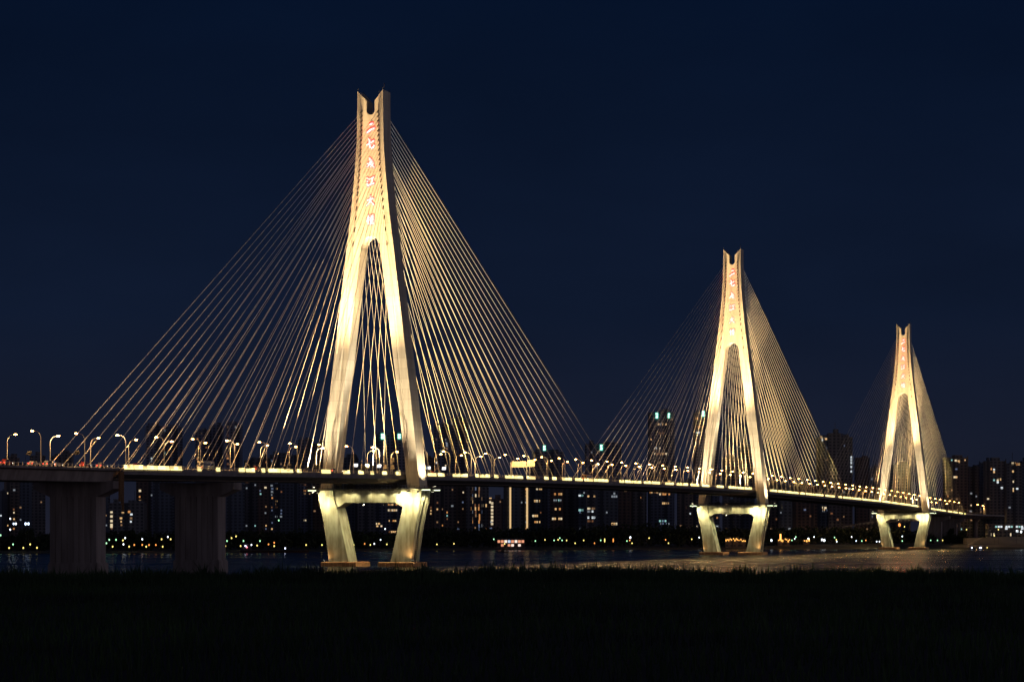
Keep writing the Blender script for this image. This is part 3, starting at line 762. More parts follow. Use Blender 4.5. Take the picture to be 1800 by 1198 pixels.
for k, s, t, lab, aw in (
    ('red', -316, 12, 'dark red car on the approach deck, nearest to the left edge', True), ('white', -300, 12, 'white car between the first two near-row lamps at the left edge', True),
    ('grey', -291, 12, 'grey car just right of the leftmost near-row lamp', True), ('white', -281, 9, 'white car in the inner lane on the left approach deck', True),
    ('red', -268, 12, 'red car close to the second lamp on the left approach deck', True), ('grey', -257, 12, 'grey car just left of the deck joint', True),
    ('white', -236, 12, 'white car on the deck just right of the joint', True), ('red', -228, 9, 'red car in the inner lane right of the joint', True), ('grey', -221, 12, 'grey car behind the long row of edge lights', True),
    ('lorry', -182, 12, 'pale box lorry behind the railing above the second pier', True), ('red', -140, 12, 'red car beside the second pier, tail lights showing', True), ('grey', -70, 12, 'grey car on the deck left of the nearest tower', True),
    ('red', 40, 12, 'red car just past the nearest tower', True), ('white', 150, 12, 'white car a quarter way from nearest to middle tower', True), ('bus', 262, 12, 'orange bus halfway from nearest to middle tower', True),
    ('bus', 1425, 11, 'orange lit bus on the deck beyond the farthest tower', True), ('lorry', 1448, 11, 'pale box lorry ahead of the bus beyond the farthest tower', True)):
    vehicle(k, s, t, lab, aw)

for i, (q, t, k, lab) in enumerate(((6, -3, 'white', 'white car on the curved viaduct with headlights on, nearest to the bridge end'), (9, 2, 'grey', 'grey car on the curved viaduct, second from the bridge end'), (12, -3, 'white', 'white car on the curved viaduct, third from the bridge end'), (24, 3, 'bus', 'orange bus on the curved viaduct near the right edge'), (27, 3, 'lorry', 'pale box lorry ahead of the orange bus on the curved viaduct'))):
    p, h, z = pts[q]; nm = {'bus': 'bus', 'lorry': 'lorry'}.get(k, 'car')
    o = thing(nm, lab, nm, (p.x+math.cos(h)*t, p.y-math.sin(h)*t, z-.05), -h + (math.pi if t < 0 else 0), 'vehicles on the curved viaduct')
    for n_, me_ in VM[k]: link(n_, me_, o)
# ------------------------------------------------------------------ city buildings
PAL = {}
def wmat(key, c, st):
    if key not in PAL: PAL[key] = mat('lit_window_'+key, (.3, .3, .3), .4, emit=c, estr=st)
    return PAL[key]
W_WARM = [wmat('amber', (1, .60, .25), .75), wmat('amber_dim', (1, .55, .25), .22), wmat('cream', (1, .80, .50), .8), wmat('orange', (1, .42, .12), .6), wmat('orange_dim', (1, .40, .15), .16)]
W_COOL = [wmat('white', (.85, .95, 1), .9), wmat('white_dim', (.8, .9, 1), .22), wmat('teal', (.45, .9, .85), .6), wmat('blue_dim', (.45, .6, 1), .18)]
def glazed(m, seed):
    nt = m.node_tree; b = nt.nodes['Principled BSDF']; src = b.inputs['Base Color'].links[0].from_socket
    tc = nt.nodes.new('ShaderNodeTexCoord'); sp = nt.nodes.new('ShaderNodeSeparateXYZ'); nt.links.new(tc.outputs['Object'], sp.inputs[0])
    def M(op, a, b_=None):
        n = nt.nodes.new('ShaderNodeMath'); n.operation = op
        for i, v in enumerate((a, b_)):
            if v is None: continue
            if isinstance(v, (int, float)): n.inputs[i].default_value = v
            else: nt.links.new(v, n.inputs[i])
        return n.outputs[0]
    wx_ = M('PINGPONG', M('ADD', sp.outputs['X'], seed), 2.1); wz_ = M('MODULO', sp.outputs['Z'], 3.2)
    cw = M('PINGPONG', M('ADD', sp.outputs['X'], seed*3), 9.0)
    g = M('MULTIPLY', M('GREATER_THAN', wx_, .95), M('MULTIPLY', M('GREATER_THAN', wz_, .9), M('LESS_THAN', wz_, 2.7)))
    g = M('MAXIMUM', M('MULTIPLY', g, .8), M('MULTIPLY', M('LESS_THAN', cw, 1.6), .75))
    mx = nt.nodes.new('ShaderNodeMixRGB'); nt.links.new(g, mx.inputs['Fac']); nt.links.new(src, mx.inputs[1]); mx.inputs[2].default_value = (.05, .058, .075, 1)
    nt.links.new(mx.outputs[0], b.inputs['Base Color']); return m
WALLS = [mat('wall_grey', (.27, .27, .28), .85, noise=.2, nscale=.05), mat('wall_beige', (.32, .27, .24), .85, noise=.2, nscale=.05), mat('wall_blue', (.20, .24, .30), .7, noise=.2, nscale=.05), mat('wall_pale', (.31, .30, .30), .85, noise=.2, nscale=.05), mat('wall_brown', (.26, .19, .16), .85, noise=.2, nscale=.05), mat('wall_hazy', (.34, .37, .46), .8, noise=.2, nscale=.05)]  # last wall: paler bluish tint stands in for haze over far towers
M_STRIP = mat('light_strip', (.8, .7, .5), .4, emit=(1, .64, .28), estr=.8)
M_LED = mat('roof_sign_led', (.5, .6, .55), .4, emit=(.72, 1, .90), estr=2.2)
M_LEDG = mat('roof_sign_edge', (.1, .4, .3), .4, emit=(.10, .75, .50), estr=.9)
WIN = {}
def win_mesh(w_, h_, m):
    k = (w_, h_, m.name)
    if k not in WIN:
        mb = MB(); mb.box(-w_/2, w_/2, -.12, .06, -h_/2, h_/2); WIN[k] = mb.mesh('window', m)
    return WIN[k]
def hidden(x, y):
    for t in (HW,):
        s = s_of(x, t)
        if -400 < s < 1480:
            D = BY + C_*s - S_*t; yt = YH-(zd(s)+.5-HC)*F/D; yb = YH-(zd(s)-3.8-HC)*F/D
            if yt < y < yb: return True
    return y > 934 or (78 < x < 170 and y > 845) or (308 < x < 392 and y > 845)
A, AD, CR, OR, OD = W_WARM; WH, WD, TE, BD = W_COOL
def building(x0, x1, ytop, D, wall, label, dens=.06, cool=.35, pw=4.2, style='flats', strips=(), rows=(), seed=None, name='tower_block', sign=None, depth=None, ww=None, extra=()):
    r = random.Random(seed if seed is not None else int(x0*13+ytop))
    X0, X1 = wx(x0, D), wx(x1, D); zt = wz(ytop, D); W = X1-X0; g = 1.5
    dp = depth or min(26, max(12, W*.7))
    o = thing(name, label, 'building', ((X0+X1)/2, D, g), 0, 'city buildings on the far bank')
    H = zt-g; h = W/2
    mb = MB(); mb.box(-h, h, 0, dp, 0, H-3.2)
    # relief: pilasters and floor bands on front and sides
    n = max(2, int(W/ (pw*1.6)))
    for i in range(n+1):
        x = -h + W*i/n; mb.box(max(-h-.3, x-.55), min(h+.3, x+.55), -.75, -.003, 0, H-2.2 + (2.0 if style == 'flats' and i % 2 else 0))
    fl = 3.2; k = int((H-3)/fl)
    for i in range(1, k, 1 if style == 'office' else 3):
        mb.box(-h+.6, h-.6, -.42, -.004, i*fl-.25, i*fl+.2)
    for sx in (-1, 1):
        for y in np.arange(3, dp-2, 5.0): mb.box(sx*h-.004 if sx > 0 else -h-.5, h+.5 if sx > 0 else -h+.004, y, y+1, 0, H-3.3)
    mb.build('wall', wall, o)
    mb = MB(); mb.box(-h-.4, h+.4, -.9, dp+.4, H-3.2, H-2.2)
    a = r.uniform(-.5, .1)*h; mb.box(a, a+h*.8, 3, dp-3, H-2.2, H+r.uniform(-.5, 2.0)); 
    if r.random() < .5: mb.box(-h*.8, -h*.55, 4, dp*.6, H-2.2, H+1.5)
    if r.random() < .35: mb.tube([(a+h*.3, dp/2, H), (a+h*.3, dp/2, H+9)], .25, 5)
    mb.build('roof', wall, o)
    # lit windows
    nc = max(2, int(W/pw)); pool = []
    cols = [-h + W*(i+.5)/nc for i in range(nc)]
    bias = [r.random()**2*2 for _ in cols]
    for i, cx in enumerate(cols):
        for f in range(1, k):
            z = g + f*fl + 1.7; x_, y_ = px((o.location.x+cx, D, z))
            if hidden(x_, y_) or y_ > 930: continue
            if r.random() < dens*1.7*bias[i]: pool.append((cx, f*fl+1.7))
    r.shuffle(pool); pool = pool[:92]
    for cx, z in pool:
        m = r.choice(W_COOL if r.random() < cool else W_WARM)
        w_, h_ = ww or r.choice([(1.2, 1.5), (1.5, 1.6), (2.2, 1.7)])
        if r.random() < .45: m = r.choice([AD, OD, WD, BD])
        link('window', win_mesh(w_, h_, m), o, (cx + r.uniform(-.4, .4), -.12, z))
    for (yy, fa, fb, m) in rows:                      # an office floor lit from end to end, window by window
        z = wz(yy, D)-g; x = -h + W*fa
        while x < -h + W*fb:
            if r.random() < .8: link('window', win_mesh(1.7, 2.1, r.choice(m)), o, (x+.9, -.14, z))
            x += 2.05
    for (xx, yy, m) in extra:
        link('window', win_mesh(2.2, 2.1, m), o, (wx(xx, D)-o.location.x, -.14, wz(yy, D)-g))
    for (xx, ya, yb, wd) in strips:
        x = wx(xx, D)-o.location.x; mb = MB(); mb.box(x-wd, x+wd, -1.1, -.78, wz(yb, D)-g, wz(ya, D)-g); mb.build('light_strip', M_STRIP, o)
    for (xx, yy, w_, h_) in (sign or ()):
        X = wx(xx, D)-o.location.x; Z = wz(yy, D)-g; a, b = w_*D/F/2, h_*D/F/2
        mb = MB(); mb.box(X-a-.25, X+a+.25, -1.6, -1.25, Z-b-.25, Z+b+.25); s_ = mb.build('roof_sign', M_LEDG, o)
        mb = MB(); nn = 2 if h_ < 11 else 3
        for q in range(nn):                               # upright sign, illegible stroke blocks
            zc = Z-b+(2*b)*(q+.5)/nn; bh = b/nn*.8
            mb.box(X-a*.85, X+a*.85, -1.75, -1.61, zc+bh*.45, zc+bh*.9); mb.box(X-a*.85, X+a*.85, -1.75, -1.61, zc-bh*.15, zc+bh*.2)
            mb.box(X-a*.85, X+a*.7, -1.75, -1.61, zc-bh*.9, zc-bh*.5); mb.box(X-a*.85, X-a*.35, -1.76, -1.62, zc-bh*.9, zc+bh*.9); mb.box(X+a*.1, X+a*.5, -1.77, -1.63, zc-bh*.8, zc+bh*.8)
        mb.build('sign_strokes', M_LED, s_)
    return o
for i_, m_ in enumerate(WALLS): glazed(m_, i_*.9)
g_, b_, bl, pa, br, hz = WALLS
A, AD, CR, OR, OD = W_WARM; WH, WD, TE, BD = W_COOL
B = building
B(-40, 6, 858, 2350, bl, 'dark blue block cut by the left edge of the picture', .03)
B(8, 30, 800, 2380, b_, 'beige tower block between the left edge and the leftmost dark pier', .05, .3)
B(31, 52, 815, 2500, bl, 'dark narrow tower beside the beige tower left of the leftmost pier', .06, .5)
B(53, 76, 796, 2560, pa, 'pale tower rising above the deck behind the leftmost two lamps', .05, .6)
B(91, 108, 797, 2600, pa, 'left one of the pale twin towers above the deck by the outermost cable', .07, .6)
B(109, 126, 792, 2610, pa, 'right one of the pale twin towers above the deck by the outermost cable', .05, .6)
B(177, 190, 842, 2330, bl, 'narrow dark tower just right of the leftmost pier', .07, .4)
B(192, 252, 879, 2250, g_, 'lower grey apartment block with bright parapet between the two dark piers', .10, .25, extra=[(196, y, CR) for y in (900, 907, 915, 921, 925)] + [(216, 900, A), (227, 899, OR), (231, 903, WH)])
B(240, 262, 842, 2400, br, 'brown tower with a column of lit windows left of the second dark pier', .10, .3, extra=[(246, y, m) for y, m in ((862, CR), (880, A), (890, CR), (893, CR), (903, WH), (909, A), (917, TE), (927, CR), (930, CR))])
B(256, 284, 744, 2700, hz, 'leftmost tall dark tower of the cluster behind the left cables', .02, .5)
B(286, 318, 748, 2720, hz, 'second tall dark tower of the cluster behind the left cables', .02, .6)
B(270, 300, 842, 2350, bl, 'dark blue slab between the piers with a few white windows', .05, .7)
B(344, 366, 752, 2720, hz, 'third tall dark tower of the cluster behind the left cables', .03, .5)
B(368, 392, 744, 2740, hz, 'fourth tall dark tower of the cluster behind the left cables', .02, .6)
B(397, 424, 742, 2700, hz, 'fifth tall dark tower of the cluster, with the highest roof', .03, .5)
B(399, 428, 845, 2330, bl, 'dark slab right beside the second dark pier', .05, .3)
B(430, 452, 805, 2450, g_, 'grey slab right of the second pier with a ribbed facade', .06, .4)
B(453, 472, 800, 2420, br, 'brown tower with orange windows right of the second pier', .12, .2)
B(474, 522, 795, 2480, bl, 'broad blue grey block with many coloured windows left of the nearest tower', .11, .45)
B(524, 548, 768, 2600, hz, 'grey tower with one orange window column left of the nearest tower', .10, .25)
B(550, 572, 775, 2550, br, 'brown tower partly behind the left leg of the nearest tower', .08, .4)
B(585, 628, 800, 2600, bl, 'dark block seen between the legs of the nearest tower, leftmost', .03, .5)
B(629, 658, 812, 2480, g_, 'grey block between the legs of the nearest tower, centre', .06, .3)
B(660, 712, 759, 2560, hz, 'dark office tower with two green white roof signs behind the nearest tower', .04, .5, sign=[(673, 766.5, 6.5, 10), (702, 766.5, 5.5, 9)],
  rows=[(886, .42, .72, [A, OR]), (896, .42, .72, [A, CR]), (915, .45, .75, [OR, A]), (934, .45, .7, [A, OD])], extra=[(661, 804, A), (661, 800, OR), (661, 920, CR), (666, 920, A)], style='office')
B(742, 762, 800, 2500, br, 'brown tower just right of the nearest tower right leg', .08, .4)
B(763, 788, 742, 2650, hz, 'tall dark tower right of the nearest tower behind gold cables', .06, .4, extra=[(785.5, 779, WD), (785.5, 783, WD), (786, 788, AD)])
B(790, 822, 731, 2680, hz, 'tallest dark tower behind the gold cables of the nearest tower', .05, .35)
B(764, 800, 848, 2360, b_, 'beige slab under the deck right of the nearest tower', .09, .4)
B(802, 818, 846, 2330, br, 'narrow brown slab with dim red windows under the deck', .12, .2)
B(820, 858, 846, 2310, g_, 'grey striped slab under the deck with tall cream windows in columns', .30, .05, 3.0, ww=(1.2, 3.2))
B(859, 884, 872, 2290, br, 'low brown block with a bright column of cream windows', .10, .1, extra=[(865, y, CR) for y in range(884, 926, 6)] + [(862, 876, A), (861, 882, CR)])
B(886, 912, 846, 2330, bl, 'dark block with one tall vertical light strip, left of the pair', .10, .35, strips=[(897, 854, 928, .8)])
B(913, 930, 838, 2340, g_, 'grey block with coloured windows and a bright light strip at its right edge', .28, .4, strips=[(926.5, 855, 928, .8)])
B(931, 962, 820, 2380, bl, 'office block with orange lit floors right of the two light strips', .03, .2, style='office', rows=[(858.5, .25, .72, [A, OR, CR]), (880, .25, .5, [A, CR]), (906, .15, .5, [CR, A]), (916.5, .15, .6, [OR, A])])
B(936, 990, 790, 2620, hz, 'building with a single white roof sign behind the far cables', .02, .4, sign=[(957, 787, 4.5, 9)])
B(968, 992, 835, 2360, br, 'office block with wide orange floors left of the tall sign building', .03, .3, style='office', rows=[(868, .25, .85, [A, OR]), (879, .2, .8, [TE, WD]), (894, .3, .7, [OR, A]), (911, .1, .75, [OR, A, CR])])
B(994, 1014, 848, 2400, g_, 'plain grey dark slab right of the orange office floors', .03, .5)
B(1030, 1092, 776, 2600, hz, 'wide dark building with a white roof sign between the crossing cables', .02, .5, sign=[(1057, 786, 4.5, 10)])
B(1016, 1030, 850, 2350, bl, 'narrow dark slab with paired teal windows', .05, .8, extra=[(1019, 870, WH), (1023, 870, TE), (1019, 896, TE), (1023, 896, TE)])
B(1031, 1046, 845, 2330, g_, 'narrow block with white lit office floors in one column', .02, .5, style='office', rows=[(872, .1, .85, [WH, A]), (893, .1, .85, [AD, CR]), (898, .1, .85, [WD, WH]), (909, .1, .85, [WH]), (915, .1, .95, [A, OD])])
B(1048, 1086, 845, 2360, bl, 'dark glass block with an orange lit corner at its foot', .04, .3, style='office', rows=[(920, .7, .98, [A, CR]), (867, .7, .98, [WD]), (872, .7, .98, [WD])])
B(1088, 1112, 846, 2420, br, 'brown dark slab left of the tall twin sign tower', .05, .5)
B(1114, 1136, 846, 2450, g_, 'grey dark slab left of the tall twin sign tower', .02, .5)
B(1141, 1185, 721, 2650, hz, 'tall dark tower with two roof signs between nearest and middle tower', .03, .4, style='office', sign=[(1154.5, 730, 4.5, 10), (1175.5, 730, 3.5, 9)],
  rows=[(745, .35, .7, [WD, A]), (761, .3, .65, [A, OD]), (797, .2, .75, [A, CR, OD]), (865, .0, .8, [A, OR]), (868, .4, .8, [OR, CR]), (884, .5, .8, [AD, A]), (915, .4, .75, [BD, TE]), (920, .45, .8, [WD, BD])])
B(1192, 1218, 842, 2500, b_, 'beige slab beside the left foot of the middle tower', .04, .5)
B(1221, 1264, 721, 2660, hz, 'tall dark tower with a roof sign behind the middle tower left leg', .03, .4, style='office', sign=[(1236, 727, 4.5, 10)], rows=[(750, .05, .35, [A, OR]), (760, .05, .3, [WH, TE]), (735, .0, .2, [OR])])
B(1272, 1300, 800, 2500, g_, 'grey block seen between the legs of the middle tower', .04, .6)
B(1301, 1326, 780, 2560, bl, 'dark block between the middle tower legs near its right leg', .05, .6)
B(1345, 1368, 845, 2400, b_, 'beige slab just right of the middle tower', .06, .6)
B(1369, 1392, 848, 2380, bl, 'dark blue slab second right of the middle tower', .08, .8)
B(1394, 1436, 850, 2420, br, 'wide brown slab with few dim windows right of the middle tower', .03, .5)
B(1437, 1458, 764, 2550, bl, 'dark tower with orange top windows left of the pale tower', .07, .4, extra=[(1443, 768, A), (1447, 769, CR), (1452, 771, A), (1446, 773, WH), (1447, 891, CR), (1451, 892, CR), (1448, 895, A), (1455, 896, BD)])
B(1457, 1478, 757, 2480, pa, 'pale tall tower between the middle and farthest towers', .03, .4)
B(1479, 1498, 764, 2490, pa, 'pale ornate tower right of the tallest pale tower', .09, .8, extra=[(1497, y, WH) for y in (803, 808, 813, 820, 828)])
B(1505, 1528, 800, 2560, br, 'brown tower just left of the farthest tower', .06, .5)
B(1529, 1546, 818, 2460, g_, 'grey tower touching the left leg of farthest tower', .13, .6)
B(1560, 1600, 812, 2640, bl, 'dark block seen between the legs of the farthest tower', .03, .6)
B(1662, 1701, 800, 2560, b_, 'beige tower right of the farthest tower cables', .05, .3, extra=[(1680, 809, CR), (1685, 810, A), (1687, 811, A), (1678, 838, CR), (1681, 838, A)])
B(1702, 1721, 816, 2580, g_, 'grey slab second right of the farthest tower cables', .10, .5)
B(1722, 1732, 812, 2620, bl, 'narrow dark slab between the grey slab and pale twin block', .08, .4)
B(1733, 1768, 806, 2540, pa, 'pale twin gabled block near the right edge', .10, .5, extra=[(1747, 825, WH), (1747, 829, A), (1743, 824, OR), (1747, 843, TE), (1754, 843, CR), (1758, 842, A), (1754, 847, WH), (1761, 857, WH)])
B(1770, 1796, 810, 2500, g_, 'grey tower with the brightest windows close to the right edge', .16, .35, extra=[(1780, 814, CR), (1783, 814, A), (1788, 815, OR), (1791, 815, A), (1781, 828, A), (1782, 846, CR), (1782, 858, CR), (1782, 862, A), (1788, 858, WH)])
B(1797, 1840, 806, 2560, bl, 'dark tower cut by the right edge of the picture', .08, .4)

# ------------------------------------------------------------------ far-bank vegetation
def leaf_cloud(centres, per, size, rr):
    c = np.repeat(np.array(centres), per, axis=0); n = len(c)
    d = rng.normal(size=(n, 3)); d /= np.linalg.norm(d, axis=1)[:, None]; rad = rng.random(n)**.45
    p = c[:, :3] + d*rad[:, None]*c[:, 3:6]
    a = rng.normal(size=(n, 3)); a /= np.linalg.norm(a, axis=1)[:, None]
    b = np.cross(a, rng.normal(size=(n, 3))); b /= np.linalg.norm(b, axis=1)[:, None]
    s = size*(.6+.8*rng.random(n))[:, None]
    V = np.stack([p-a*s-b*s*.6, p+a*s-b*s*.6, p+a*s*.8+b*s*.6, p-a*s*.8+b*s*.6], 1).reshape(-1, 3)
    q = np.arange(n*4).reshape(-1, 4)
    return V, q
def raw_mesh(name, V, Q, m):
    me = bpy.data.meshes.new(name); me.vertices.add(len(V)); me.vertices.foreach_set('co', V.ravel())
    me.loops.add(Q.size); me.loops.foreach_set('vertex_index', Q.ravel().astype(np.int32)); me.polygons.add(len(Q))
    me.polygons.foreach_set('loop_start', np.arange(len(Q))*4); me.update(calc_edges=True); me.materials.append(m); return me
cent = []
r = random.Random(21)
x = -330
while x < 2150:
    ytop = float(np.interp(x, [-300, 0, 60, 100, 180, 380, 520, 700, 780, 960, 1010, 1130, 1250, 1400, 1560, 1640, 1700, 2100], [938, 941, 936, 936, 933, 934, 931, 934, 928, 926, 925, 917, 925, 926, 925, 938, 944, 944]))
    for row in range(3):
        D = shore(x) + (75 if x < 1340 else 120) + row*22 + r.uniform(-6, 6); zt = wz(ytop + r.uniform(-2.5, 5) + row*-.5, D); g = bankz(x); hh = max(2.5, (zt-g)/2)
        cent.append((wx(x, D), D, g+hh*1.02, r.uniform(4.2, 7.5), r.uniform(4, 6), hh))
    x += r.uniform(7, 12)
V, Q = leaf_cloud(cent, 46, 1.25, 1)
tag(link('far_wood', raw_mesh('far_wood', V, Q, M_LEAF)), 'dark belt of trees along the far bank in front of the buildings', 'trees', kind='stuff')
def tree(x, ytop, ybase_off, wpx, label, leafm, D=None, n=14):
    D = D or shore(x)+60; g = bankz(x); zt = wz(ytop, D); H = zt-g; W = wpx*D/F/2
    o = thing('round_tree', label, 'tree', (wx(x, D), D, g), 0, 'single trees on the far bank')
    rr = random.Random(int(x)); cs = []
    for i in range(n):
        a = rr.random()*6.28; q = math.sqrt(rr.random()); zz = rr.uniform(.38, .86)
        k = math.sqrt(max(.05, 1-((zz-.58)/.42)**2))
        cs.append((math.cos(a)*q*W*.75*k, math.sin(a)*q*W*.75*k, H*zz, W*.36, W*.36, H*.15))
    cs.append((0, 0, H*.86, W*.35, W*.35, H*.14))
    V, Q = leaf_cloud(cs, 70, .55, 1); link('crown', raw_mesh('crown', V, Q, leafm), o)
    mb = MB(); mb.tube([(0, 0, 0), (.1, 0, H*.3), (0, .1, H*.6)], [.38, .3, .16], 7)
    for i in range(5):
        a = i*1.26+rr.random(); mb.tube([(.05, 0, H*.32+i*.3), (math.cos(a)*W*.5, math.sin(a)*W*.5, H*.62)], [.17, .06], 5)
    mb.build('trunk', M_TRUNK, o)
tree(45, 925, 0, 34, 'big dark round tree left of the leftmost pier', M_LEAF)
tree(232, 930, 0, 30, 'dark wide tree between the two dark piers', M_LEAF)
tree(641, 938, 0, 20, 'green lit tree on the bank between the nearest tower legs', M_LEAFLIT, D=2010)
tree(682, 940, 0, 22, 'dim green tree beside the nearest tower right pier leg', M_LEAFLIT, D=2020)
tree(1673, 927, 0, 24, 'left dark round tree of the pair below the right viaduct', M_LEAF, D=2330)
tree(1692, 931, 0, 20, 'right dark round tree of the pair below the right viaduct', M_LEAF, D=2340)
tree(1268, 932, 0, 24, 'dark tree left of the orange lights under the middle tower', M_LEAF, D=2280)

# ------------------------------------------------------------------ promenade lamps
def lamp_kind(key, c, st): return mat('promenade_'+key, (.7, .7, .7), .4, emit=c, estr=st*.19)
LM = {'y': lamp_kind('yellow', (1, .80, .20), 9), 'g': lamp_kind('greenish', (.42, 1, .50), 9), 'w': lamp_kind('white', (.86, .94, 1), 14), 'o': lamp_kind('orange', (1, .34, .06), 8), 'b': lamp_kind('bluish', (.60, .75, 1), 14)}
NAMES = {'y': 'yellowish', 'g': 'greenish', 'w': 'white', 'o': 'orange', 'b': 'bluish'}
PL = [(16,963,'y'),(41,963,'y'),(65,962,'y'),(23,956,'g'),(53,956,'y'),(24,920,'b'),(28,920,'w'),(45,920,'b'),(50,920,'b'),(18,911,'w'),(18,930,'w'),(1,940,'g'),
 (192,948,'g'),(204,948,'g'),(187,954,'g'),(217,956,'w'),(250,947,'w'),(198,960,'y'),(227,960,'y'),(257,960,'y'),(286,960,'y'),(216,949,'y'),(220,945,'w'),(236,957,'o'),(250,957,'o'),(262,957,'o'),(274,957,'o'),(284,947,'y'),(295,943,'w'),(300,947,'y'),(178,957,'o'),
 (396,959,'y'),(423,959,'y'),(399,950,'g'),(428,950,'g'),(457,950,'g'),(407,945,'y'),(415,942,'y'),(442,957,'w'),(452,958,'y'),(472,956,'o'),(482,959,'y'),(482,953,'o'),(538,957,'y'),(566,957,'y'),(490,914,'g'),
 (622,957,'y'),(651,957,'y'),(680,956,'y'),(658,955,'w'),(669,948,'w'),(677,929,'w'),(641,955,'o'),
 (768,956,'y'),(798,955,'y'),(887,955,'y'),(868,947,'g'),(941,950,'g'),(958,948,'y'),(974,949,'g'),
 (981,948,'y'),(984,945,'g'),(988,949,'g'),(996,949,'y'),(1011,954,'y'),(1026,949,'y'),(1045,954,'o'),(1056,949,'g'),(1063,949,'y'),(1078,949,'o'),(1102,950,'g'),(1108,944,'w'),(1107,949,'o'),(1111,954,'y'),(1141,945,'y'),(1175,954,'y'),(1170,948,'o'),(1216,947,'y'),(1229,944,'w'),
 (1356,949,'w'),(1392,949,'g'),(1397,946,'w'),(1399,943,'g'),(1417,949,'o'),(1421,947,'w'),(1431,943,'w'),(1445,948,'w'),(1449,949,'w'),(1467,944,'g'),(1470,948,'y'),(1471,952,'w'),(1497,943,'w'),(1505,950,'b'),(1515,950,'g'),(1522,949,'o'),(1541,952,'w'),(1546,951,'w'),
 (1581,922,'o'),(1590,925,'y'),(1586,950,'g'),(1586,942,'w'),(1636,949,'g'),(1648,949,'g'),(1657,949,'y'),(1699,930,'y'),(1755,930,'y'),(1795,934,'w'),(1787,932,'w'),(1748,941,'y')]
SECT = [(-99, 78, 'left of the leftmost pier'), (78, 308, 'between the two dark piers'), (308, 575, 'between second pier and nearest tower'), (575, 745, 'between the nearest tower pier legs'), (745, 1225, 'between nearest and middle tower'), (1225, 1550, 'between middle and farthest tower'), (1550, 1625, 'under the farthest tower'), (1625, 1900, 'right of the farthest tower')]
pg = {}
big = {(1356,949):1.7, (1447,949):2.2, (1445,948):1.6, (1449,949):1.8, (1421,947):1.9, (1108,944):1.5, (1581,922):2.4, (45,920):1.5, (50,920):1.5, (1795,934):1.7, (24,920):1.2, (28,920):1.2}
for a, b, txt in SECT:
    for key in LM:
        for i, (x, y, c) in enumerate(sorted([p for p in PL if a <= p[0] < b and p[2] == key])):
            D = shore(x) + (16 if y > 952 else 30) + (40 if x > 1340 else 0); g = bankz(x); z = max(wz(y, D), g+2.6)
            if x in (1581, 1590): D = 2330; z = wz(y, D)
            cnt = 'the only' if len([p for p in PL if a <= p[0] < b and p[2] == key]) == 1 else ORD[i]
            lab = (f'{NAMES[key]} bank lamp, the only one {txt}' if cnt == 'the only' else f'{NAMES[key]} bank lamp, {cnt} of its colour from the left, {txt}')
            o = thing('promenade_lamp', lab, 'lamp', (wx(x, D), D, g), 0, 'lamps on the far bank')
            h = z-g; kk = big.get((x, y), 1.0)
            q = round(h*2)/2
            link('post', shared('post%.1f' % q, lambda: (lambda m_: (m_.tube([(0, 0, -.3), (0, 0, q+.1)], [.12, .07], 5), m_)[1])(MB()), M_DARKSTEEL), o)
            tall = 2.6 if (x, y) in ((1063, 949), (1078, 949)) else 1.0
            def glb():
                m_ = MB(); m_.ball((0, 0, 0), (.52*kk, .52*kk, .72*kk*tall), 8, 6); return m_
            link('lamp_globe', shared('lamp_globe%s%.1f%.1f' % (key, kk, tall), glb, LM[key]), o, (0, 0, h))

# ------------------------------------------------------------------ lit pavilion and low buildings on the far bank
M_PINK = mat('pavilion_glow', (.6, .4, .3), .5, emit=(1, .40, .22), estr=.85); M_PINKW = mat('pavilion_glow_white', (.6, .5, .5), .5, emit=(1, .78, .66), estr=1.2); M_PBLUE = mat('pavilion_screen', (.4, .5, .6), .5, emit=(.6, .75, 1), estr=.9)
D = shore(898)+22; o = thing('restaurant_pavilion', 'two storey lit restaurant pavilion on the far bank between nearest and middle towers', 'pavilion', (wx(898, D), D, 1.5))
Wd = wx(922, D)-wx(874, D); h = Wd/2
mb = MB(); mb.box(-h-1, h+1, -.5, 9, 0, 1.0); mb.box(-h, h, 3, 8, 1.0, 7.4); mb.box(-h-.6, h+1.5, -1, 9, 4.0, 4.5)
mb.hexa([(-h-1, -1.2, 7.4), (h+1, -1.2, 7.4), (h+1, 9, 7.4), (-h-1, 9, 7.4)], [(-h+.5, 1, 8.6), (h-.5, 1, 8.6), (h-.5, 7, 8.6), (-h+.5, 7, 8.6)])
for i in range(9): x_ = -h + Wd*i/8; mb.box(x_-.15, x_+.15, -.7, -.4, 1.0, 7.4)
mb.build('frame', br, o)
for i in range(8):
    for z0, z1, ms in ((4.8, 7.1, [M_PINK, M_PINK, M_PINKW, M_PBLUE, M_PINK, M_PINKW, M_PINK, M_PINK]), (1.6, 3.6, [None, M_PINK, None, M_PINK, M_PINKW, None, M_PINKW, None])):
        if ms[i]: mb = MB(); x_ = -h+Wd*i/8; mb.box(x_+.35, x_+Wd/8-.35, 2.8, 2.98, z0, z1); mb.build('window', ms[i], o)
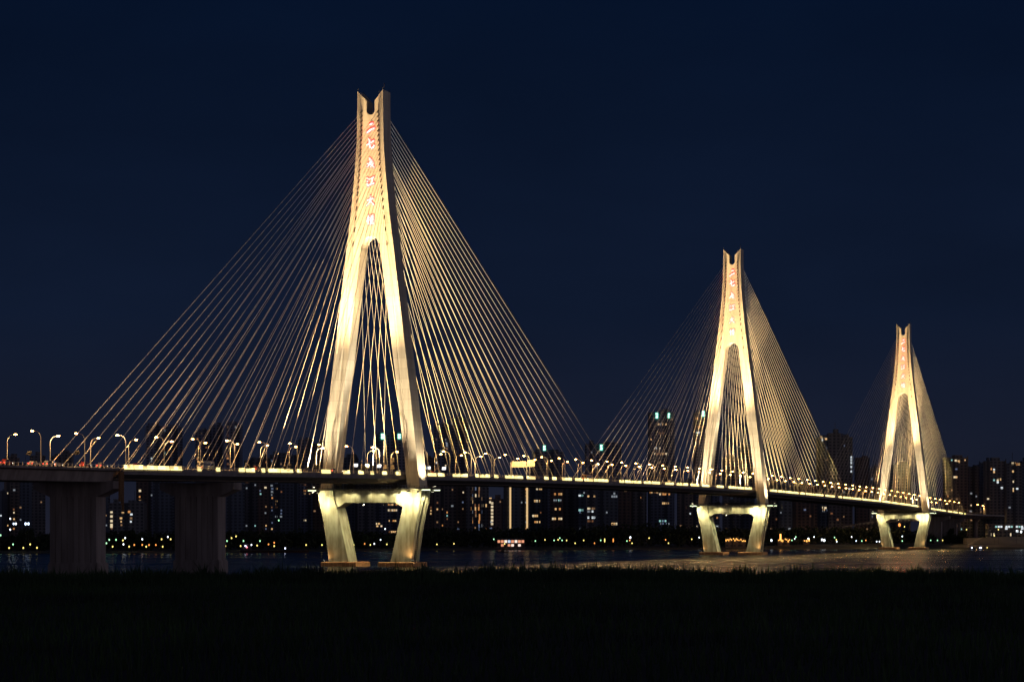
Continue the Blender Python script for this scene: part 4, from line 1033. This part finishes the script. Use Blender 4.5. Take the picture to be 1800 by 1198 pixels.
# small market stalls with orange lights
M_STALL = mat('stall_light', (.6, .4, .2), .5, emit=(1, .46, .10), estr=2.4)
def stall(x, y, wpx, lab, n, hgt=3.0, tall=False):
    D = shore(x)+45; g = bankz(x); o = thing('lit_stall', lab, 'stall', (wx(x, D), D, g), 0, 'orange lit stalls on the far bank')
    W = wpx*D/F/2; zc = wz(y, D)-g
    mb = MB(); mb.box(-W, W, 0, 5, 0, zc-.8); mb.hexa([(-W-.6, -.8, zc+.9), (W+.6, -.8, zc+.9), (W+.6, 6, zc+.9), (-W-.6, 6, zc+.9)], [(-W*.5, 1.5, zc+2.2), (W*.5, 1.5, zc+2.2), (W*.5, 3.5, zc+2.2), (-W*.5, 3.5, zc+2.2)])
    for q in (-W+.2, W-.2): mb.box(q-.12, q+.12, -.5, -.3, zc-.8, zc+.9)
    mb.build('booth', br, o)
    rr = random.Random(int(x))
    for i in range(n):
        a = -W + 2*W*(i+.5)/n; mb = MB(); mb.ball((a, -.95, zc + rr.uniform(-1.0, 1.2)), (W/n*.62, .3, rr.uniform(.5, 1.3)), 7, 4); mb.build('lantern', M_STALL, o)
    if tall: mb = MB(); mb.box(-.7, .7, -.6, .6, zc+1.2, zc+6.5); mb.build('lit_tower', M_STALL, o)
stall(1281, 948, 12, 'left orange lit stall seen under the middle tower', 5); stall(1294, 948, 12, 'middle orange lit stall seen under the middle tower', 5); stall(1306, 949, 10, 'right orange lit stall seen under the middle tower', 4)
stall(1372, 950, 10, 'orange lit stall with a small lit tower right of the middle tower', 4, tall=True); stall(1384, 949, 10, 'orange lit stall right of the one with the lit tower', 4); stall(1418, 951, 12, 'orange lit stall beside the brightest white lamps', 3)
# right-hand terrace buildings
D = 2330; o = thing('colonnade_building', 'low pale building with a row of dark arches near the right edge', 'building', (wx(1760, D), D, 4.2))
a = wx(1737, D)-wx(1760, D); b = -a; zt = wz(930, D)-4.2
mb = MB(); mb.box(a, b, .8, 12, 0, zt-1); mb.box(a-.5, b+.5, -.4, 12.4, zt-1.2, zt); mb.box(a-.5, b+.5, -.6, .6, 0, zt*.42)
for i in range(12): x_ = a+(b-a)*i/11; mb.box(x_-.45, x_+.45, -.3, .796, zt*.42, zt-1.2)
mb.build('wall', pa, o)
mb = MB()
for x_ in (a+2, a+5, b-4): mb.box(x_, x_+1.2, .5, .78, zt*.55, zt*.75)
mb.build('lit_window', W_WARM[2], o)
D = 2390; o = thing('terrace_building', 'long low building with a row of white lit windows at right edge', 'building', (wx(1790, D), D, 4.2))
a = wx(1737, D)-wx(1790, D); b = wx(1850, D)-wx(1790, D); zt = wz(920.5, D)-4.2
mb = MB(); mb.box(a, b, 0, 14, 0, zt-.8); mb.box(a-.6, b+.6, -.6, 14.5, zt-.8, zt); 
for z in (zt-7.5, zt-4): mb.box(a, b, -.4, -.002, z, z+.3)
mb.build('wall', b_, o)
for i in range(22):
    x_ = a+8+(b-a-10)*i/21
    if i % 4 != 3: link('window', win_mesh(1.9, 1.8, WH if i % 3 else TE), o, (x_, -.14, zt-2.6))
for x_, z in ((wx(1769, D), 928), (wx(1797, D), 928), (wx(1788, D), 933)): link('window', win_mesh(2.4, 2.2, WH), o, (x_-wx(1790, D), -.14, wz(z, D)-4.2))
# embankment retaining walls
M_CONC = mat('embankment_concrete', (.34, .29, .24), .9, noise=.3, nscale=.08)
D = 2262; o = thing('embankment_wall', 'sloping pale embankment wall at the far right bank below the low buildings', 'embankment', (0, 0, 0))
mb = MB()
def wall_run(pts, zlo, zhi, D0, slope):
    for (xa, za), (xb, zb) in zip(pts, pts[1:]):
        mb.hexa([(wx(xa, D0), D0, zlo), (wx(xb, D0), D0, zlo), (wx(xb, D0), D0+slope+8, zlo), (wx(xa, D0), D0+slope+8, zlo)],
                [(wx(xa, D0), D0+slope, za), (wx(xb, D0), D0+slope, zb), (wx(xb, D0), D0+slope+8, zb), (wx(xa, D0), D0+slope+8, za)])
wall_run([(1664, 1.6), (1690, 3.6), (1800, 4.6), (1900, 4.6)], .2, 0, 2243, 16)
wall_run([(1700, 10.0), (1790, 11.4), (1900, 11.4)], 3.9, 0, 2300, 12)
mb.build('retaining_wall', M_CONC, o)
mb = MB(); mb.hexa([(wx(1695, 2240), 2240, .3), (wx(1698, 2240), 2240, .3), (wx(1698, 2240), 2262, .3), (wx(1695, 2240), 2262, .3)], [(wx(1724, 2299), 2298, 10.6), (wx(1727, 2299), 2298, 10.6), (wx(1727, 2299), 2304, 10.6), (wx(1724, 2299), 2304, 10.6)])
mb.build('stair_ramp', M_DARKCONC, o)
# low ramp behind the trees right of the middle tower
D = 2440; o = thing('low_ramp', 'pale low elevated road behind the trees between middle and farthest towers', 'viaduct', (0, D, 0))
mb = MB()
P = [(1425, 932), (1445, 929), (1475, 925), (1510, 919), (1545, 915), (1600, 912), (1640, 911)]
for (xa, ya), (xb, yb) in zip(P, P[1:]):
    za, zb = wz(ya, D), wz(yb, D); mb.hexa([(wx(xa, D), 0, za-2), (wx(xb, D), 0, zb-2), (wx(xb, D), 9, zb-2), (wx(xa, D), 9, za-2)], [(wx(xa, D), 0, za), (wx(xb, D), 0, zb), (wx(xb, D), 9, zb), (wx(xa, D), 9, za)])
    mb.box(wx(xa, D)-.8, wx(xa, D)+.8, 3, 5, 3, za-2)
mb.build('ramp_deck', pa, o)

# ------------------------------------------------------------------ boats
M_HULL = mat('boat_hull', (.05, .045, .05), .6); M_HULLR = mat('barge_hull', (.07, .035, .03), .7)
M_BL = mat('boat_light', (.7, .7, .8), .4, emit=(.70, .75, 1), estr=6); M_BLR = mat('boat_light_red', (.7, .2, .2), .4, emit=(1, .2, .25), estr=4)
def boat(x, D, L, B_, H, lab, hull, name='boat', cabin=(.1, .25, 4), lights=()):
    o = thing(name, lab, 'boat', (wx(x, D), D, 0))
    mb = MB(); n = 12; lo = []; hi = []
    for i in range(n+1):
        u = i/n; x_ = -L/2+L*u; w_ = B_/2*min(1, (1.02-u)*5, .6+u*4); sh = H*(1+.35*max(0, u-.8)*5)
        lo.append((x_*.96, w_*.8, -.5)); hi.append((x_, w_, sh))
    for i in range(n):
        for sg in (1, -1):
            a, b, c, d = lo[i], lo[i+1], hi[i+1], hi[i]
            mb.quad([(p[0], sg*p[1], p[2]) for p in ((a, b, c, d) if sg < 0 else (d, c, b, a))])
        mb.quad([(hi[i][0], -hi[i][1], hi[i][2]-.2), (hi[i+1][0], -hi[i+1][1], hi[i+1][2]-.2), (hi[i+1][0], hi[i+1][1], hi[i+1][2]-.2), (hi[i][0], hi[i][1], hi[i][2]-.2)])
    mb.quad([(lo[0][0], -lo[0][1], -.5), (hi[0][0], -hi[0][1], H), (hi[0][0], hi[0][1], H), (lo[0][0], lo[0][1], -.5)])
    mb.build('hull', hull, o)
    a, b, ch = cabin; mb = MB(); x0 = -L/2+L*a; x1 = -L/2+L*b
    mb.box(x0, x1, -B_*.36, B_*.36, H-.2, H+ch*.6); mb.box(x0+(x1-x0)*.15, x1-(x1-x0)*.1, -B_*.3, B_*.3, H+ch*.6, H+ch); mb.tube([((x0+x1)/2, 0, H+ch), ((x0+x1)/2, 0, H+ch+2.2)], .08, 5)
    mb.build('cabin', M_HULL, o)
    for lx, lz, m in lights: mb = MB(); mb.ball((lx, -B_*.4, lz), .55, 7, 5); mb.build('lamp', m, o)
boat(483, 1790, 52, 9, 1.7, 'long low dark barge moving along the far side left of nearest tower', M_HULLR, 'barge', (.03, .16, 5), [(-21.5, 5.2, M_BL), (-20.5, 4.2, M_BLR), (8, 3.4, M_BL)])
boat(885, 1835, 9, 2.8, .9, 'small dark motor boat below the lit pavilion', M_HULL, 'motor_boat', (.3, .6, 2.2))
for x, lab, ms in ((1709, 'left lit small boat by the right shore', [M_BL]), (1723, 'middle lit small boat by the right shore, brightest', [M_BL, M_BL]), (1736, 'right lit small boat by the right shore, yellow light', [LM['y']])):
    boat(x, 2180, 6.5, 2.2, .7, lab, M_HULL, 'small_boat', (.3, .65, 1.3), [(-.5+i*1.1, 1.6, m) for i, m in enumerate(ms)])

# ------------------------------------------------------------------ camera and render settings
cam = bpy.data.cameras.new('Camera'); co = bpy.data.objects.new('Camera', cam); col.objects.link(co)
co.location = (0, 0, HC); co.rotation_euler = (R(90), 0, 0)
cam.sensor_width = 36; cam.lens = F/1800*36; cam.shift_y = (YH-599)/1800; cam.clip_end = 30000; cam.clip_start = .5
scene.camera = co
scene.render.engine = 'CYCLES'
scene.view_settings.view_transform = 'Standard'; scene.view_settings.look = 'None'; scene.view_settings.gamma = 1; scene.view_settings.exposure = 0
cy = scene.cycles
cy.use_denoising = True; cy.max_bounces = 4; cy.diffuse_bounces = 2; cy.glossy_bounces = 2; cy.caustics_reflective = False; cy.caustics_refractive = False
cy.sample_clamp_indirect = 4; cy.use_light_tree = True; cy.use_adaptive_sampling = False
